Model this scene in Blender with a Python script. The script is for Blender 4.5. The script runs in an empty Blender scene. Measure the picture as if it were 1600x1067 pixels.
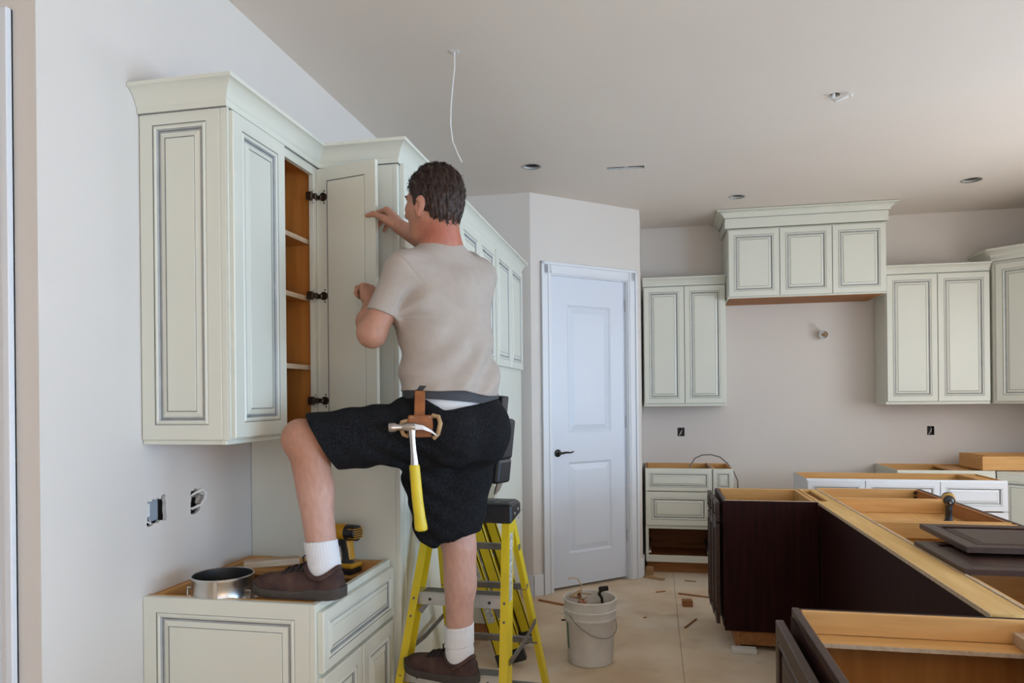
import bpy, bmesh, math, random
import numpy as np
from mathutils import Vector, Matrix
random.seed(7)
scene = bpy.context.scene
COL = scene.collection
PI = math.pi

# ---------------------------------------------------------------- camera
F_PX, YAW, ROLL, PPY, CAM_H = 1115.0, .19735, -.00997, 621.0, 1.5
cam_d = bpy.data.cameras.new('camera'); cam = bpy.data.objects.new('camera', cam_d); COL.objects.link(cam)
cam_d.sensor_fit = 'HORIZONTAL'; cam_d.sensor_width = 36.0
cam_d.lens = F_PX / 1600 * 36.0
cam_d.shift_y = (PPY - 533.5) / 1600
cam_d.clip_start = .05
cy_, sy_, cr_, sr_ = math.cos(YAW), math.sin(YAW), math.cos(ROLL), math.sin(ROLL)
r_ = Vector((cr_*cy_, cr_*sy_, sr_)); u_ = Vector((-sr_*cy_, -sr_*sy_, cr_)); f_ = Vector((-sy_, cy_, 0))
m_ = Matrix.Identity(4)
for i in range(3):
    m_[i][0] = r_[i]; m_[i][1] = u_[i]; m_[i][2] = -f_[i]
m_[2][3] = CAM_H
cam.matrix_world = m_
scene.camera = cam

# ---------------------------------------------------------------- light and exposure
scene.view_settings.view_transform = 'Standard'
scene.view_settings.look = 'None'
scene.view_settings.gamma = 1.0
scene.view_settings.use_curve_mapping = False
scene.view_settings.exposure = 0.84
world = bpy.data.worlds.new('world'); scene.world = world; world.use_nodes = True
wb = world.node_tree.nodes['Background']; wb.inputs[0].default_value = (.62, .76, 1.0, 1); wb.inputs[1].default_value = 1.0
def area(name, loc, target, sx, sy, power, col):
    d = bpy.data.lights.new(name, 'AREA'); d.shape = 'RECTANGLE'; d.size = sx; d.size_y = sy
    d.energy = power; d.color = col
    o = bpy.data.objects.new(name, d); COL.objects.link(o); o.location = loc
    o.rotation_euler = (Vector(target) - Vector(loc)).to_track_quat('-Z', 'Y').to_euler()
    return o
# daylight entering through the windows of the right and rear walls (openings modelled below)
area('daylight_right', (5.36, .05, 1.12), (-2, .6, .35), 4.6, 1.9, 152, (.41, .685, 1.0))
area('daylight_kitchen', (3.34, 4.45, 1.72), (-1.5, 4.2, 1.1), 1.9, 1.36, 24, (.88, .93, 1.0))
area('daylight_rear', (2.1, -3.36, 1.45), (1.0, 3, 1.2), 4.2, 2.2, 14, (1.0, .88, .74))
sun_d = bpy.data.lights.new('sun', 'SUN'); sun_d.energy = 10.0; sun_d.angle = math.radians(.6); sun_d.color = (1.0, .84, .64)
sun = bpy.data.objects.new('sun', sun_d); COL.objects.link(sun)
sun.rotation_euler = Vector((.12, .9, -1.0)).to_track_quat('-Z', 'Y').to_euler()   # through the rear window on to the floor behind the camera

# ---------------------------------------------------------------- materials
def mat(name, col, rough=.5, metal=0., var=.0, scale=8., bump=0., bscale=60., stretch=(1, 1, 1), col2=None, spec=.5, detail=4., coat=0.):
    m = bpy.data.materials.new(name); m.use_nodes = True
    nt = m.node_tree; N = nt.nodes; L = nt.links; b = N['Principled BSDF']
    b.inputs['Base Color'].default_value = (*col, 1); b.inputs['Roughness'].default_value = rough
    b.inputs['Metallic'].default_value = metal
    b.inputs['Specular IOR Level'].default_value = spec
    if coat: b.inputs['Coat Weight'].default_value = coat
    tc = N.new('ShaderNodeTexCoord'); mp = N.new('ShaderNodeMapping'); mp.inputs['Scale'].default_value = stretch
    L.new(tc.outputs['Object'], mp.inputs['Vector'])
    if var or col2:
        n = N.new('ShaderNodeTexNoise'); n.inputs['Scale'].default_value = scale; n.inputs['Detail'].default_value = detail
        L.new(mp.outputs[0], n.inputs['Vector'])
        r = N.new('ShaderNodeValToRGB'); L.new(n.outputs['Fac'], r.inputs['Fac'])
        c2 = col2 or tuple(c*(1-var) for c in col)
        r.color_ramp.elements[0].position = .32; r.color_ramp.elements[1].position = .68
        r.color_ramp.elements[0].color = (*c2, 1); r.color_ramp.elements[1].color = (*col, 1)
        L.new(r.outputs[0], b.inputs['Base Color'])
    if bump:
        n2 = N.new('ShaderNodeTexNoise'); n2.inputs['Scale'].default_value = bscale; n2.inputs['Detail'].default_value = 3
        L.new(mp.outputs[0], n2.inputs['Vector'])
        bp = N.new('ShaderNodeBump'); bp.inputs['Strength'].default_value = bump; bp.inputs['Distance'].default_value = .01
        L.new(n2.outputs['Fac'], bp.inputs['Height']); L.new(bp.outputs[0], b.inputs['Normal'])
    return m
def wood(name, col, col2, axis=0, rough=.5, scale=5.):
    st = [7., 7., 7.]; st[axis] = .6
    return mat(name, col, rough, 0, 0, scale, .03, 30., tuple(st), col2, .35, 6.)
M = {}
M['wall'] = mat('wall_paint', (.72, .66, .60), .85, var=.03, scale=1.5, bump=.04, bscale=140)
M['ceil'] = mat('ceiling_paint', (.79, .705, .625), .9, var=.03, scale=1.2, bump=.04, bscale=120)
M['trim'] = mat('trim_paint', (.76, .77, .79), .4, var=.02, scale=2)
M['door'] = mat('door_paint', (.70, .73, .79), .4, var=.02, scale=2)
M['cream'] = mat('cream_cabinet_paint', (.72, .715, .615), .38, var=.03, scale=3, bump=.01)
M['glaze'] = mat('pewter_glaze', (.20, .20, .19), .5, var=.35, scale=14)
M['glaze2'] = mat('soft_glaze', (.43, .44, .43), .5, var=.2, scale=14)
M['maple'] = wood('maple_x', (.72, .40, .145), (.62, .32, .10), 0)
M['maple_y'] = wood('maple_y', (.72, .40, .145), (.62, .32, .10), 1)
M['maple_z'] = wood('maple_z', (.70, .38, .14), (.60, .30, .095), 2)
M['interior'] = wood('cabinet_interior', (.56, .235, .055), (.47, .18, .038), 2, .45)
M['plyedge'] = wood('plywood_edge', (.68, .53, .38), (.52, .36, .22), 0, .6, 9)
M['beam'] = wood('beam_board', (.80, .52, .20), (.66, .39, .125), 1, .6, 4)
M['espresso'] = wood('espresso_wood', (.030, .0065, .0055), (.018, .004, .0035), 2, .5)
M['espresso2'] = wood('espresso_door', (.066, .031, .021), (.044, .020, .013), 1, .42)
for k_ in ('espresso',): M[k_].node_tree.nodes['Principled BSDF'].inputs['Specular IOR Level'].default_value = .12
M['toewood'] = wood('toe_kick_wood', (.42, .18, .06), (.32, .125, .04), 0, .6)
M['floor'] = mat('subfloor_panel', (.80, .635, .45), .8, 0, 0, 2.2, .06, 40, (1, 1, 1), (.63, .455, .29), .3, 9)
def dusty(m):
    nt = m.node_tree; N = nt.nodes; L = nt.links; b = N['Principled BSDF']; src = b.inputs['Base Color'].links[0].from_socket
    tc = N.new('ShaderNodeTexCoord'); n = N.new('ShaderNodeTexNoise'); n.inputs['Scale'].default_value = 1.3; n.inputs['Detail'].default_value = 7; n.inputs['Roughness'].default_value = .62
    L.new(tc.outputs['Object'], n.inputs['Vector']); r = N.new('ShaderNodeValToRGB'); L.new(n.outputs['Fac'], r.inputs['Fac'])
    r.color_ramp.elements[0].position = .50; r.color_ramp.elements[1].position = .72; r.color_ramp.elements[1].color = (.75, .75, .75, 1)
    mx = N.new('ShaderNodeMix'); mx.data_type = 'RGBA'; L.new(r.outputs[0], mx.inputs[0]); L.new(src, mx.inputs[6]); mx.inputs[7].default_value = (.80, .72, .62, 1)
    n3 = N.new('ShaderNodeTexNoise'); n3.inputs['Scale'].default_value = 3.1; n3.inputs['Detail'].default_value = 5; L.new(tc.outputs['Object'], n3.inputs['Vector'])
    r3 = N.new('ShaderNodeValToRGB'); L.new(n3.outputs['Fac'], r3.inputs['Fac']); r3.color_ramp.elements[0].position = .58; r3.color_ramp.elements[1].position = .78; r3.color_ramp.elements[1].color = (.6, .6, .6, 1)
    m2 = N.new('ShaderNodeMix'); m2.data_type = 'RGBA'; L.new(r3.outputs[0], m2.inputs[0]); L.new(mx.outputs[2], m2.inputs[6]); m2.inputs[7].default_value = (.40, .25, .14, 1)
    L.new(m2.outputs[2], b.inputs['Base Color'])
dusty(M['floor'])
M['dark'] = mat('dark_gap', (.012, .010, .009), .8)
M['black'] = mat('black_plastic', (.016, .016, .018), .42, var=.3, scale=20)
M['bronze'] = mat('oil_rubbed_bronze', (.03, .024, .02), .35, .6)
M['steel'] = mat('brushed_steel', (.62, .60, .57), .28, 1., var=.12, scale=12, stretch=(1, 1, 6))
M['alu'] = mat('aluminium', (.60, .59, .57), .42, .85, var=.15, scale=18)
M['zinc'] = mat('dark_zinc_bar', (.22, .20, .18), .45, .7, var=.3, scale=20)
M['hinge'] = mat('hinge_metal', (.10, .07, .05), .35, .8)
M['yellow'] = mat('yellow_fibreglass', (.72, .54, .015), .42, var=.12, scale=9)
M['dyellow'] = mat('drill_yellow', (.66, .33, .015), .4, var=.15, scale=15)
M['sticker'] = mat('white_sticker', (.70, .69, .62), .5, col2=(.24, .23, .20), scale=75)
M['bucket'] = mat('bucket_plastic', (.74, .70, .64), .42, col2=(.60, .54, .47), scale=6)
M['green'] = mat('green_mark', (.02, .13, .06), .5)
M['wire'] = mat('white_cable', (.78, .76, .72), .5)
M['gwire'] = mat('grey_cable', (.22, .20, .18), .5)
M['copper'] = mat('copper_wire', (.55, .22, .12), .35, .6)
M['bluebox'] = mat('grey_blue_box', (.30, .33, .38), .5)
M['drywall'] = mat('gypsum_edge', (.66, .64, .60), .9, var=.2, scale=60)
M['scrap'] = wood('scrap_wood', (.50, .32, .16), (.36, .20, .09), 0, .7)

# ---------------------------------------------------------------- mesh helpers
class MB:
    def __init__(s): s.v = []; s.f = []; s.m = []; s.mats = []
    def mi(s, m):
        if m not in s.mats: s.mats.append(m)
        return s.mats.index(m)
    def quad(s, pts, m):
        i = len(s.v); s.v += [tuple(p) for p in pts]; s.f.append(tuple(range(i, i+len(pts)))); s.m.append(s.mi(m)); return s
    def box(s, x0, x1, y0, y1, z0, z1, m):
        if x0 > x1: x0, x1 = x1, x0
        if y0 > y1: y0, y1 = y1, y0
        if z0 > z1: z0, z1 = z1, z0
        return s.hexa([(x0,y0,z0),(x1,y0,z0),(x1,y1,z0),(x0,y1,z0),(x0,y0,z1),(x1,y0,z1),(x1,y1,z1),(x0,y1,z1)], m)
    def hexa(s, p, m):
        i = len(s.v); s.v += [tuple(q) for q in p]; k = s.mi(m)
        for f in ((0,3,2,1),(4,5,6,7),(0,1,5,4),(1,2,6,5),(2,3,7,6),(3,0,4,7)):
            s.f.append(tuple(i+j for j in f)); s.m.append(k)
        return s
    def loops(s, rings, m, close=True, cap0=True, cap1=True):
        n = len(rings[0]); i = len(s.v); k = s.mi(m)
        for r in rings: s.v += [tuple(p) for p in r]
        for a in range(len(rings)-1):
            for b in range(n if close else n-1):
                c = (b+1) % n
                s.f.append((i+a*n+b, i+a*n+c, i+(a+1)*n+c, i+(a+1)*n+b)); s.m.append(k)
        if cap0: s.f.append(tuple(i+j for j in reversed(range(n)))); s.m.append(k)
        if cap1: s.f.append(tuple(i+(len(rings)-1)*n+j for j in range(n))); s.m.append(k)
        return s
    def tube(s, path, r, m, n=10, cap=True):
        path = [Vector(p) for p in path]; rings = []
        rr = r if isinstance(r, (list, tuple)) else [r]*len(path)
        up = None
        for i, p in enumerate(path):
            t = (path[min(i+1, len(path)-1)] - path[max(i-1, 0)]).normalized()
            if up is None:
                up = Vector((0, 0, 1)) if abs(t.z) < .9 else Vector((1, 0, 0))
            a = t.cross(up).normalized(); b = a.cross(t).normalized(); up = b
            rings.append([p + (a*math.cos(2*PI*k/n) + b*math.sin(2*PI*k/n))*rr[i] for k in range(n)])
        return s.loops(rings, m, True, cap, cap)
    def lathe(s, prof, m, c=(0, 0, 0), n=32, axis='z', cap0=True, cap1=True):
        rings = []
        for r, h in prof:
            ring = []
            for k in range(n):
                a = 2*PI*k/n; p, q = r*math.cos(a), r*math.sin(a)
                ring.append({'z': (c[0]+p, c[1]+q, c[2]+h), 'y': (c[0]+p, c[1]+h, c[2]-q), 'x': (c[0]+h, c[1]+p, c[2]+q)}[axis])
            rings.append(ring)
        return s.loops(rings, m, True, cap0, cap1)
    def bar(s, a, b, w, t, m, up=(0, 0, 1)):
        a = Vector(a); b = Vector(b); d = (b-a).normalized(); u = Vector(up)
        x = d.cross(u).normalized(); y = x.cross(d).normalized()
        return s.hexa([a-x*w/2-y*t/2, a+x*w/2-y*t/2, b+x*w/2-y*t/2, b-x*w/2-y*t/2, a-x*w/2+y*t/2, a+x*w/2+y*t/2, b+x*w/2+y*t/2, b-x*w/2+y*t/2], m)
    def build(s, name, parent=None, smooth=False, bevel=0., loc=None, rot=None, seg=1):
        me = bpy.data.meshes.new(name); me.from_pydata(s.v, [], s.f)
        for m in s.mats: me.materials.append(M[m] if isinstance(m, str) else m)
        me.polygons.foreach_set('material_index', s.m)
        bm = bmesh.new(); bm.from_mesh(me); bmesh.ops.recalc_face_normals(bm, faces=bm.faces); bm.to_mesh(me); bm.free()
        if smooth:
            me.polygons.foreach_set('use_smooth', [True]*len(me.polygons))
            try: me.set_sharp_from_angle(angle=math.radians(38))
            except Exception: pass
        o = bpy.data.objects.new(name, me); COL.objects.link(o)
        if parent is not None: o.parent = parent
        if loc is not None: o.location = loc
        if rot is not None: o.rotation_euler = rot
        if bevel:
            b = o.modifiers.new('bevel', 'BEVEL'); b.width = bevel; b.segments = seg; b.limit_method = 'ANGLE'; b.angle_limit = .6
        return o
def thing(name, label, cat, loc=(0, 0, 0), rotz=0., group=None):
    o = bpy.data.objects.new(name, None); COL.objects.link(o); o.location = loc; o.rotation_euler = (0, 0, rotz)
    o.empty_display_size = .1
    tag(o, label, cat, group); return o
def tag(o, label=None, cat=None, group=None, kind=None):
    if label: o['label'] = label
    if cat: o['category'] = cat
    if group: o['group'] = group
    if kind: o['kind'] = kind
    return o
def struct(o, label=None): return tag(o, label, kind='structure')
def B(name, parent, x0, x1, y0, y1, z0, z1, m, bevel=.0015):
    return MB().box(x0, x1, y0, y1, z0, z1, m).build(name, parent, bevel=bevel)
def copy_tree(o, parent=None):
    c = o.copy(); COL.objects.link(c); c.parent = parent
    for ch in list(o.children): copy_tree(ch, c)
    return c
def plate(outer, holes, to3, depth, m, m_edge):
    """flat plate with holes: outline and hole outlines in 2-D, lifted by to3(u, v, d)"""
    mb = MB(); bm = bmesh.new()
    for poly in [outer] + holes:
        vs = [bm.verts.new((p[0], p[1], 0)) for p in poly]
        for i in range(len(vs)): bm.edges.new((vs[i], vs[(i+1) % len(vs)]))
    bmesh.ops.triangle_fill(bm, use_beauty=True, edges=bm.edges[:])
    for f in bm.faces: mb.quad([to3(v.co.x, v.co.y, 0) for v in f.verts], m)
    bm.free()
    for poly in holes:
        for i in range(len(poly)):
            a, b = poly[i], poly[(i+1) % len(poly)]
            mb.quad([to3(*a, 0), to3(*b, 0), to3(*b, depth), to3(*a, depth)], m_edge)
    return mb

# ---------------------------------------------------------------- the room shell
XL, YB, ZC, ZF = -1.61, 6.75, 3.055, -.012
XR, YR = 3.32, -3.5
def circ(cx, cy, r, n=20, jag=0.):
    return [(cx + r*(1+random.uniform(-jag, jag))*math.cos(2*PI*k/n), cy + r*(1+random.uniform(-jag, jag))*math.sin(2*PI*k/n)) for k in range(n)]
# floor: subfloor sheets with open joints
fl = MB().box(-3.4, 5.6, YR-.1, 7.0, ZF-.15, ZF-.012, 'dark').build('floor'); struct(fl, 'bare tan subfloor with sawdust and scraps')
xs = [-3.36, -2.3, -1.08, .14, 1.36, 2.58, 3.8, 5.02, 5.5]
for i in range(len(xs)-1):
    y = -3.5 + (i % 2)*1.22 - 1.22
    while y < 6.9:
        y0, y1 = max(y, -3.5), min(y+2.44, 6.9)
        if y1 - y0 > .05:
            B('floor_sheet', fl, xs[i]+.0012, xs[i+1]-.0012, y0+.0012, y1-.0012, ZF-.02, ZF, 'floor', 0)
        y += 2.44
# left wall with two ragged outlet holes
hole1 = [(2.024,1.100),(2.030,1.092),(2.048,1.094),(2.062,1.100),(2.080,1.098),(2.090,1.105),(2.104,1.103),(2.118,1.100),(2.121,1.112),(2.117,1.135),(2.119,1.160),(2.114,1.172),(2.118,1.184),(2.108,1.190),(2.098,1.186),(2.092,1.174),(2.078,1.180),(2.064,1.176),(2.056,1.181),(2.046,1.172),(2.036,1.174),(2.029,1.176),(2.031,1.150),(2.026,1.122)]
hole2 = [(2.247,1.100),(2.262,1.096),(2.284,1.100),(2.300,1.110),(2.302,1.122),(2.290,1.132),(2.296,1.150),(2.288,1.168),(2.284,1.186),(2.276,1.183),(2.272,1.192),(2.264,1.180),(2.250,1.180),(2.246,1.168),(2.252,1.156),(2.247,1.136)]
wl = plate([(1.62, ZF), (YB, ZF), (YB, ZC), (1.62, ZC)], [hole1, hole2], lambda u, v, d: (XL-d, u, v), .014, 'wall', 'drywall')
wl.quad([(XL-.13, 1.62, ZF), (XL-.13, YB, ZF), (XL-.13, YB, ZC), (XL-.13, 1.62, ZC)], 'wall')
struct(wl.build('wall_left'), 'pale wall behind the left cabinet run with two ragged outlet holes')
# return face of that wall and the casing of a doorway beside it
rw = MB().box(-1.72, XL-.0003, 1.6195, 1.66, ZF, ZC, 'wall').box(-3.3, -1.678, 1.62, 1.75, 2.47, ZC, 'wall').box(-3.3, -2.62, 1.62, 1.75, ZF, 2.47, 'wall')
struct(rw.build('wall_return'), 'short pale wall return beside the doorway')
def casing(mb, x0, x1, z0, z1, y, m):   # vertical strip facing -y, stepped
    w = x1-x0
    mb.box(x0, x1, y-.010, y, z0, z1, m); mb.box(x0+w*.12, x0+w*.42, y-.018, y, z0, z1, m); mb.box(x0+w*.72, x1, y-.022, y, z0, z1, m)
tr = MB(); casing(tr, -1.765, -1.680, ZF, 2.555, 1.6195, 'trim'); tr.box(-2.62, -1.765, 1.597, 1.6195, 2.47, 2.555, 'trim')
struct(tr.build('trim_1', bevel=.003), 'white stepped door casing at the left edge')
dj = MB().box(-2.61, -1.725, 1.66, 1.70, ZF, 2.47, 'door'); struct(dj.build('door_2', bevel=.003), 'pale door in the near left wall')
hall = MB().box(-3.4, -3.3, YR, 1.75, ZF, ZC, 'wall'); struct(hall.build('wall_near_left'), 'pale side wall left of the camera, out of view')
# pantry: a face towards the camera, an angled face with the door, a return
PA, PB = Vector((-.915, 5.34, 0)), Vector((-.112, 6.06, 0))
pd = (PB-PA).normalized(); pn = Vector((pd.y, -pd.x, 0)); plen = (PB-PA).length     # pn faces the room
pw = MB().box(XL, -.915, 5.34, 5.44, ZF, ZC, 'wall')
def pp(u, z, d=0.): q = PA + pd*u + pn*d; return (q.x, q.y, z)
def pbox(mb, u0, u1, z0, z1, d0, d1, m):
    mb.hexa([pp(u0,z0,d1), pp(u1,z0,d1), pp(u1,z0,d0), pp(u0,z0,d0), pp(u0,z1,d1), pp(u1,z1,d1), pp(u1,z1,d0), pp(u0,z1,d0)], m)
DU0, DU1, DZ = .176, .945, 2.455      # door opening along the angled wall
pbox(pw, 0, DU0, ZF, ZC, -.1, 0, 'wall'); pbox(pw, DU1, plen, ZF, ZC, -.1, 0, 'wall'); pbox(pw, DU0, DU1, DZ, ZC, -.1, 0, 'wall')
pw.box(-.212, -.112, 6.06, YB, ZF, ZC, 'wall')
struct(pw.build('wall_pantry'), 'pale angled corner pantry wall around a closed door')
# back wall with two outlet holes and a pipe hole
out1 = [(.203,1.127),(.266,1.127),(.266,1.207),(.203,1.207)]
out2 = [(2.305,1.140),(2.363,1.140),(2.363,1.217),(2.305,1.217)]
pipe = circ(1.464, 2.025, .030, 12, .12)
bwm = plate([(-.112, ZF), (XR, ZF), (XR, ZC), (-.112, ZC)], [out1, out2, pipe], lambda u, v, d: (u, YB+d, v), .014, 'wall', 'drywall')
bwm.quad([(XL, YB+.14, ZF), (XR+.1, YB+.14, ZF), (XR+.1, YB+.14, ZC), (XL, YB+.14, ZC)], 'wall')
struct(bwm.build('wall_back'), 'greige back wall behind the far cabinets')
wr = MB().box(XR, XR+.1, 3.3, 3.45, ZF, ZC, 'wall').box(XR, XR+.1, 5.45, YB+.14, ZF, ZC, 'wall').box(XR, XR+.1, 3.45, 5.45, ZF, 1.0, 'wall').box(XR, XR+.1, 3.45, 5.45, 2.44, ZC, 'wall').box(XR, 5.5, 3.2, 3.3, ZF, ZC, 'wall')
# right outer wall with a broad window, rear wall with a broad window
wr.box(5.4, 5.5, -2.4, 2.5, 2.2, ZC, 'wall').box(5.4, 5.5, -2.4, 2.5, ZF, .1, 'wall').box(5.4, 5.5, YR, -2.4, ZF, ZC, 'wall').box(5.4, 5.5, 2.5, 3.3, ZF, ZC, 'wall')
struct(wr.build('wall_right'), 'right wall with a broad window, out of view')
wq = MB().box(-3.4, -.1, YR-.1, YR, ZF, ZC, 'wall').box(4.3, 5.5, YR-.1, YR, ZF, ZC, 'wall').box(-.1, 4.3, YR-.1, YR, 2.65, ZC, 'wall').box(-.1, 4.3, YR-.1, YR, ZF, .3, 'wall')
struct(wq.build('wall_rear'), 'rear wall with a broad window, out of view')
w1 = MB()
for y in (-2.4, -.8, .85, 2.44): w1.box(5.42, 5.48, y, y+.06, .1, 2.2, 'trim')
w1.box(5.42, 5.48, -2.4, 2.5, .1, .16, 'trim').box(5.42, 5.48, -2.4, 2.5, 2.14, 2.2, 'trim'); struct(w1.build('window_1'), 'broad white-framed window in the outer right wall')
w3 = MB()
for y in (3.45, 4.42, 5.39): w3.box(XR+.03, XR+.08, y, y+.06, 1.0, 2.44, 'trim')
w3.box(XR+.03, XR+.08, 3.45, 5.45, 1.0, 1.06, 'trim').box(XR+.03, XR+.08, 3.45, 5.45, 2.38, 2.44, 'trim'); struct(w3.build('window_3'), 'white-framed kitchen window in the right wall')
w2 = MB()
for x in (-.1, 1.35, 2.8, 4.24): w2.box(x, x+.06, YR-.08, YR-.02, .3, 2.65, 'trim')
w2.box(-.1, 4.3, YR-.08, YR-.02, .3, .36, 'trim').box(-.1, 4.3, YR-.08, YR-.02, 2.59, 2.65, 'trim'); struct(w2.build('window_2'), 'broad white-framed window in the rear wall')
# ceiling with cut-outs
CAN = [(-.795, 4.745, .058), (.65, 5.83, .056), (2.285, 5.77, .062)]
slot = [(-.304, 4.885), (-.054, 4.896), (-.055, 4.957), (-.308, 4.940)]
wirehole = circ(-.865, 3.09, .012, 8, .2); curlhole = circ(.93, 3.97, .030, 12, .2)
cm = plate([(-3.4, YR), (5.5, YR), (5.5, YB+.14), (-3.4, YB+.14)], [circ(*c) for c in CAN] + [slot, wirehole, curlhole], lambda u, v, d: (u, v, ZC+d), .014, 'ceil', 'drywall')
cm.quad([(-3.4, YR, ZC+.16), (5.5, YR, ZC+.16), (5.5, YB+.14, ZC+.16), (-3.4, YB+.14, ZC+.16)], 'ceil')
struct(cm.build('ceiling'), 'plain greige ceiling with cut-outs for lights')
def can(c, label):
    x, y, r = c
    t = thing('recessed_light_housing', label, 'light housing', (x, y, ZC), 0, 'recessed ceiling light housings')
    MB().lathe([(r*1.02, .016), (r*1.02, .12), (r*.3, .125)], 'zinc', n=20, cap0=False).build('can', t, True)
    MB().lathe([(r*1.0, .0), (r*1.12, -.002), (r*1.12, -.004), (r*.96, -.003)], 'alu', n=20, cap0=False, cap1=False).build('rim', t, True)
    MB().lathe([(.001, .118), (.02, .118), (.02, .08), (.001, .078)], 'wire', n=10).build('socket', t, True)
can(CAN[0], 'round recessed light housing in the ceiling above the pantry door')
can(CAN[1], 'round recessed light housing in the ceiling above the range hood cabinet')
can(CAN[2], 'round recessed light housing in the ceiling near the right frame edge')
sl = thing('ceiling_vent_slot', 'narrow dark register slot cut in the ceiling before the pantry', 'ceiling vent', (0, 0, ZC))
MB().box(-.32, -.05, 4.87, 4.97, .016, .13, 'dark').build('duct_boot', sl); MB().box(-.19, -.16, 4.88, 4.96, .012, .016, 'alu').build('boot_strap', sl)  # duct boot near-black: shade inside the slot put into its colour
tag(MB().tube([(-.865,3.09,ZC+.01),(-.866,3.09,2.98),(-.876,3.092,2.90),(-.886,3.094,2.80),(-.888,3.095,2.73),(-.880,3.097,2.655),(-.858,3.098,2.60),(-.838,3.10,2.557)], .0035, 'wire', 6).build('hanging_cable', smooth=True), 'thin white cable hanging from a hole in the ceiling', 'cable')
tag(MB().box(-.885, -.845, 3.075, 3.105, ZC-.004, ZC-.0005, 'wire').build('cable_plate', bevel=.001), 'small white plate on the ceiling where the cable hangs', 'plate')
tag(MB().tube([(.93,3.97,ZC+.02),(.925,3.975,ZC-.015),(.94,3.97,ZC-.03),(.97,3.96,ZC-.025),(.998,3.95,ZC-.012),(1.012,3.946,ZC-.02)], .009, 'wire', 8).build('ceiling_wire_stub', smooth=True), 'short white wire stub curling from a ceiling hole', 'cable')

# pantry door, casing and baseboards
dr = thing('door_1', None, None, (0, 0, 0)); struct(dr, 'white two-panel pantry door with dark lever handle')
def panel_rings(u0, u1, z0, z1, prof):
    return [[(u0+i, z0+i, d), (u1-i, z0+i, d), (u1-i, z1-i, d), (u0+i, z1-i, d)] for i, d in prof]
def door_leaf():
    mb = MB(); d0 = -.028
    U0, U1, Z0, Z1 = DU0+.012, DU1-.012, .012, DZ-.012
    P1 = (U0+.165, U1-.150, .265, .985); P2 = (U0+.165, U1-.150, 1.215, 2.225)
    def q(u0, u1, z0, z1): mb.quad([pp(u0,z0,d0), pp(u1,z0,d0), pp(u1,z1,d0), pp(u0,z1,d0)], 'door')
    q(U0, P1[0], Z0, Z1); q(P1[1], U1, Z0, Z1)
    q(P1[0], P1[1], Z0, P1[2]); q(P1[0], P1[1], P1[3], P2[2]); q(P1[0], P1[1], P2[3], Z1)
    for P in (P1, P2):
        rs = panel_rings(*P, [(0, d0), (.018, d0-.012), (.03, d0-.010), (.06, d0-.002), (.066, d0-.001)])
        mb.loops([[pp(u, z, d) for u, z, d in r] for r in rs], 'door', True, False, True)
    for a in ((U0, Z0, U0, Z1), (U1, Z0, U1, Z1), (U0, Z0, U1, Z0), (U0, Z1, U1, Z1)):
        mb.quad([pp(a[0],a[1],d0), pp(a[2],a[3],d0), pp(a[2],a[3],d0-.035), pp(a[0],a[1],d0-.035)], 'door')
    return mb
lf = door_leaf().build('leaf', dr)
hx = DU0+.075
lv = MB().lathe([(.0, .0), (.030, .0), (.030, .006), (.022, .010), (.010, .012), (.010, .045), (.0, .047)], 'bronze', n=20)
R = Matrix((( *pd, ), (*pn,), (0, 0, 1))).transposed()
def pan(mb, u, z, d):       # lathe local (x,y across, z out) to door frame
    mb.v = [tuple(PA + pd*(u+p[0]) + Vector((0, 0, z+p[1])) + pn*(d+p[2])) for p in mb.v]; return mb
pan(lv, hx, 1.062, -.028).build('handle_rose', dr, True)
lever = MB().tube([(0, 0, .04), (.02, .002, .045), (.05, .006, .047), (.08, .002, .046), (.105, .004, .045), (.125, .012, .044)], [.009, .009, .008, .0065, .006, .004], 'bronze', 8)
pan(lever, hx, 1.062, -.028).build('lever_handle', dr, True)
for hz in (2.2, 1.24, .30):
    MB().hexa([pp(DU1-.016,hz,-.026), pp(DU1-.004,hz,-.026), pp(DU1-.004,hz,-.012), pp(DU1-.016,hz,-.012), pp(DU1-.016,hz+.1,-.026), pp(DU1-.004,hz+.1,-.026), pp(DU1-.004,hz+.1,-.012), pp(DU1-.016,hz+.1,-.012)], 'alu').build('hinge', dr, bevel=.002)
ct = MB()
for (a, b, c_, d_) in ((DU0-.088, DU0+.004, ZF, DZ+.086), (DU1-.004, DU1+.088, ZF, DZ+.086)):
    pbox(ct, a, b, c_, d_, 0.0005, .012, 'trim')
    e = a if a < .3 else b
    s_ = 1 if a < .3 else -1
    pbox(ct, min(e, e+s_*.022), max(e, e+s_*.022), c_, d_, .0005, .024, 'trim'); pbox(ct, min(e+s_*.06, e+s_*.08), max(e+s_*.06, e+s_*.08), c_, d_, .0005, .018, 'trim')
pbox(ct, DU0-.088, DU1+.088, DZ-.004, DZ+.086, .0005, .012, 'trim'); pbox(ct, DU0-.088, DU1+.088, DZ+.064, DZ+.086, .0005, .024, 'trim'); pbox(ct, DU0, DU1, DZ, DZ+.02, .0005, .018, 'trim')
for u in (DU0, DU1-.012): pbox(ct, u, u+.012, ZF, DZ, -.1, .001, 'trim')
pbox(ct, DU0, DU1, DZ-.012, DZ, -.1, .001, 'trim')
struct(ct.build('trim_2', bevel=.0025), 'white stepped casing around the pantry door')
bb = MB(); pbox(bb, .0, DU0-.089, ZF, .15, .0005, .014, 'trim'); pbox(bb, DU1+.089, plen, ZF, .15, .0005, .014, 'trim'); bb.box(-.1115, -.098, 6.06, 6.2, ZF, .15, 'trim'); bb.box(-.97, -.915, 5.326, 5.3395, ZF, .15, 'trim')
struct(bb.build('baseboard_pantry', bevel=.003), 'white baseboard beside the pantry door')

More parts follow.
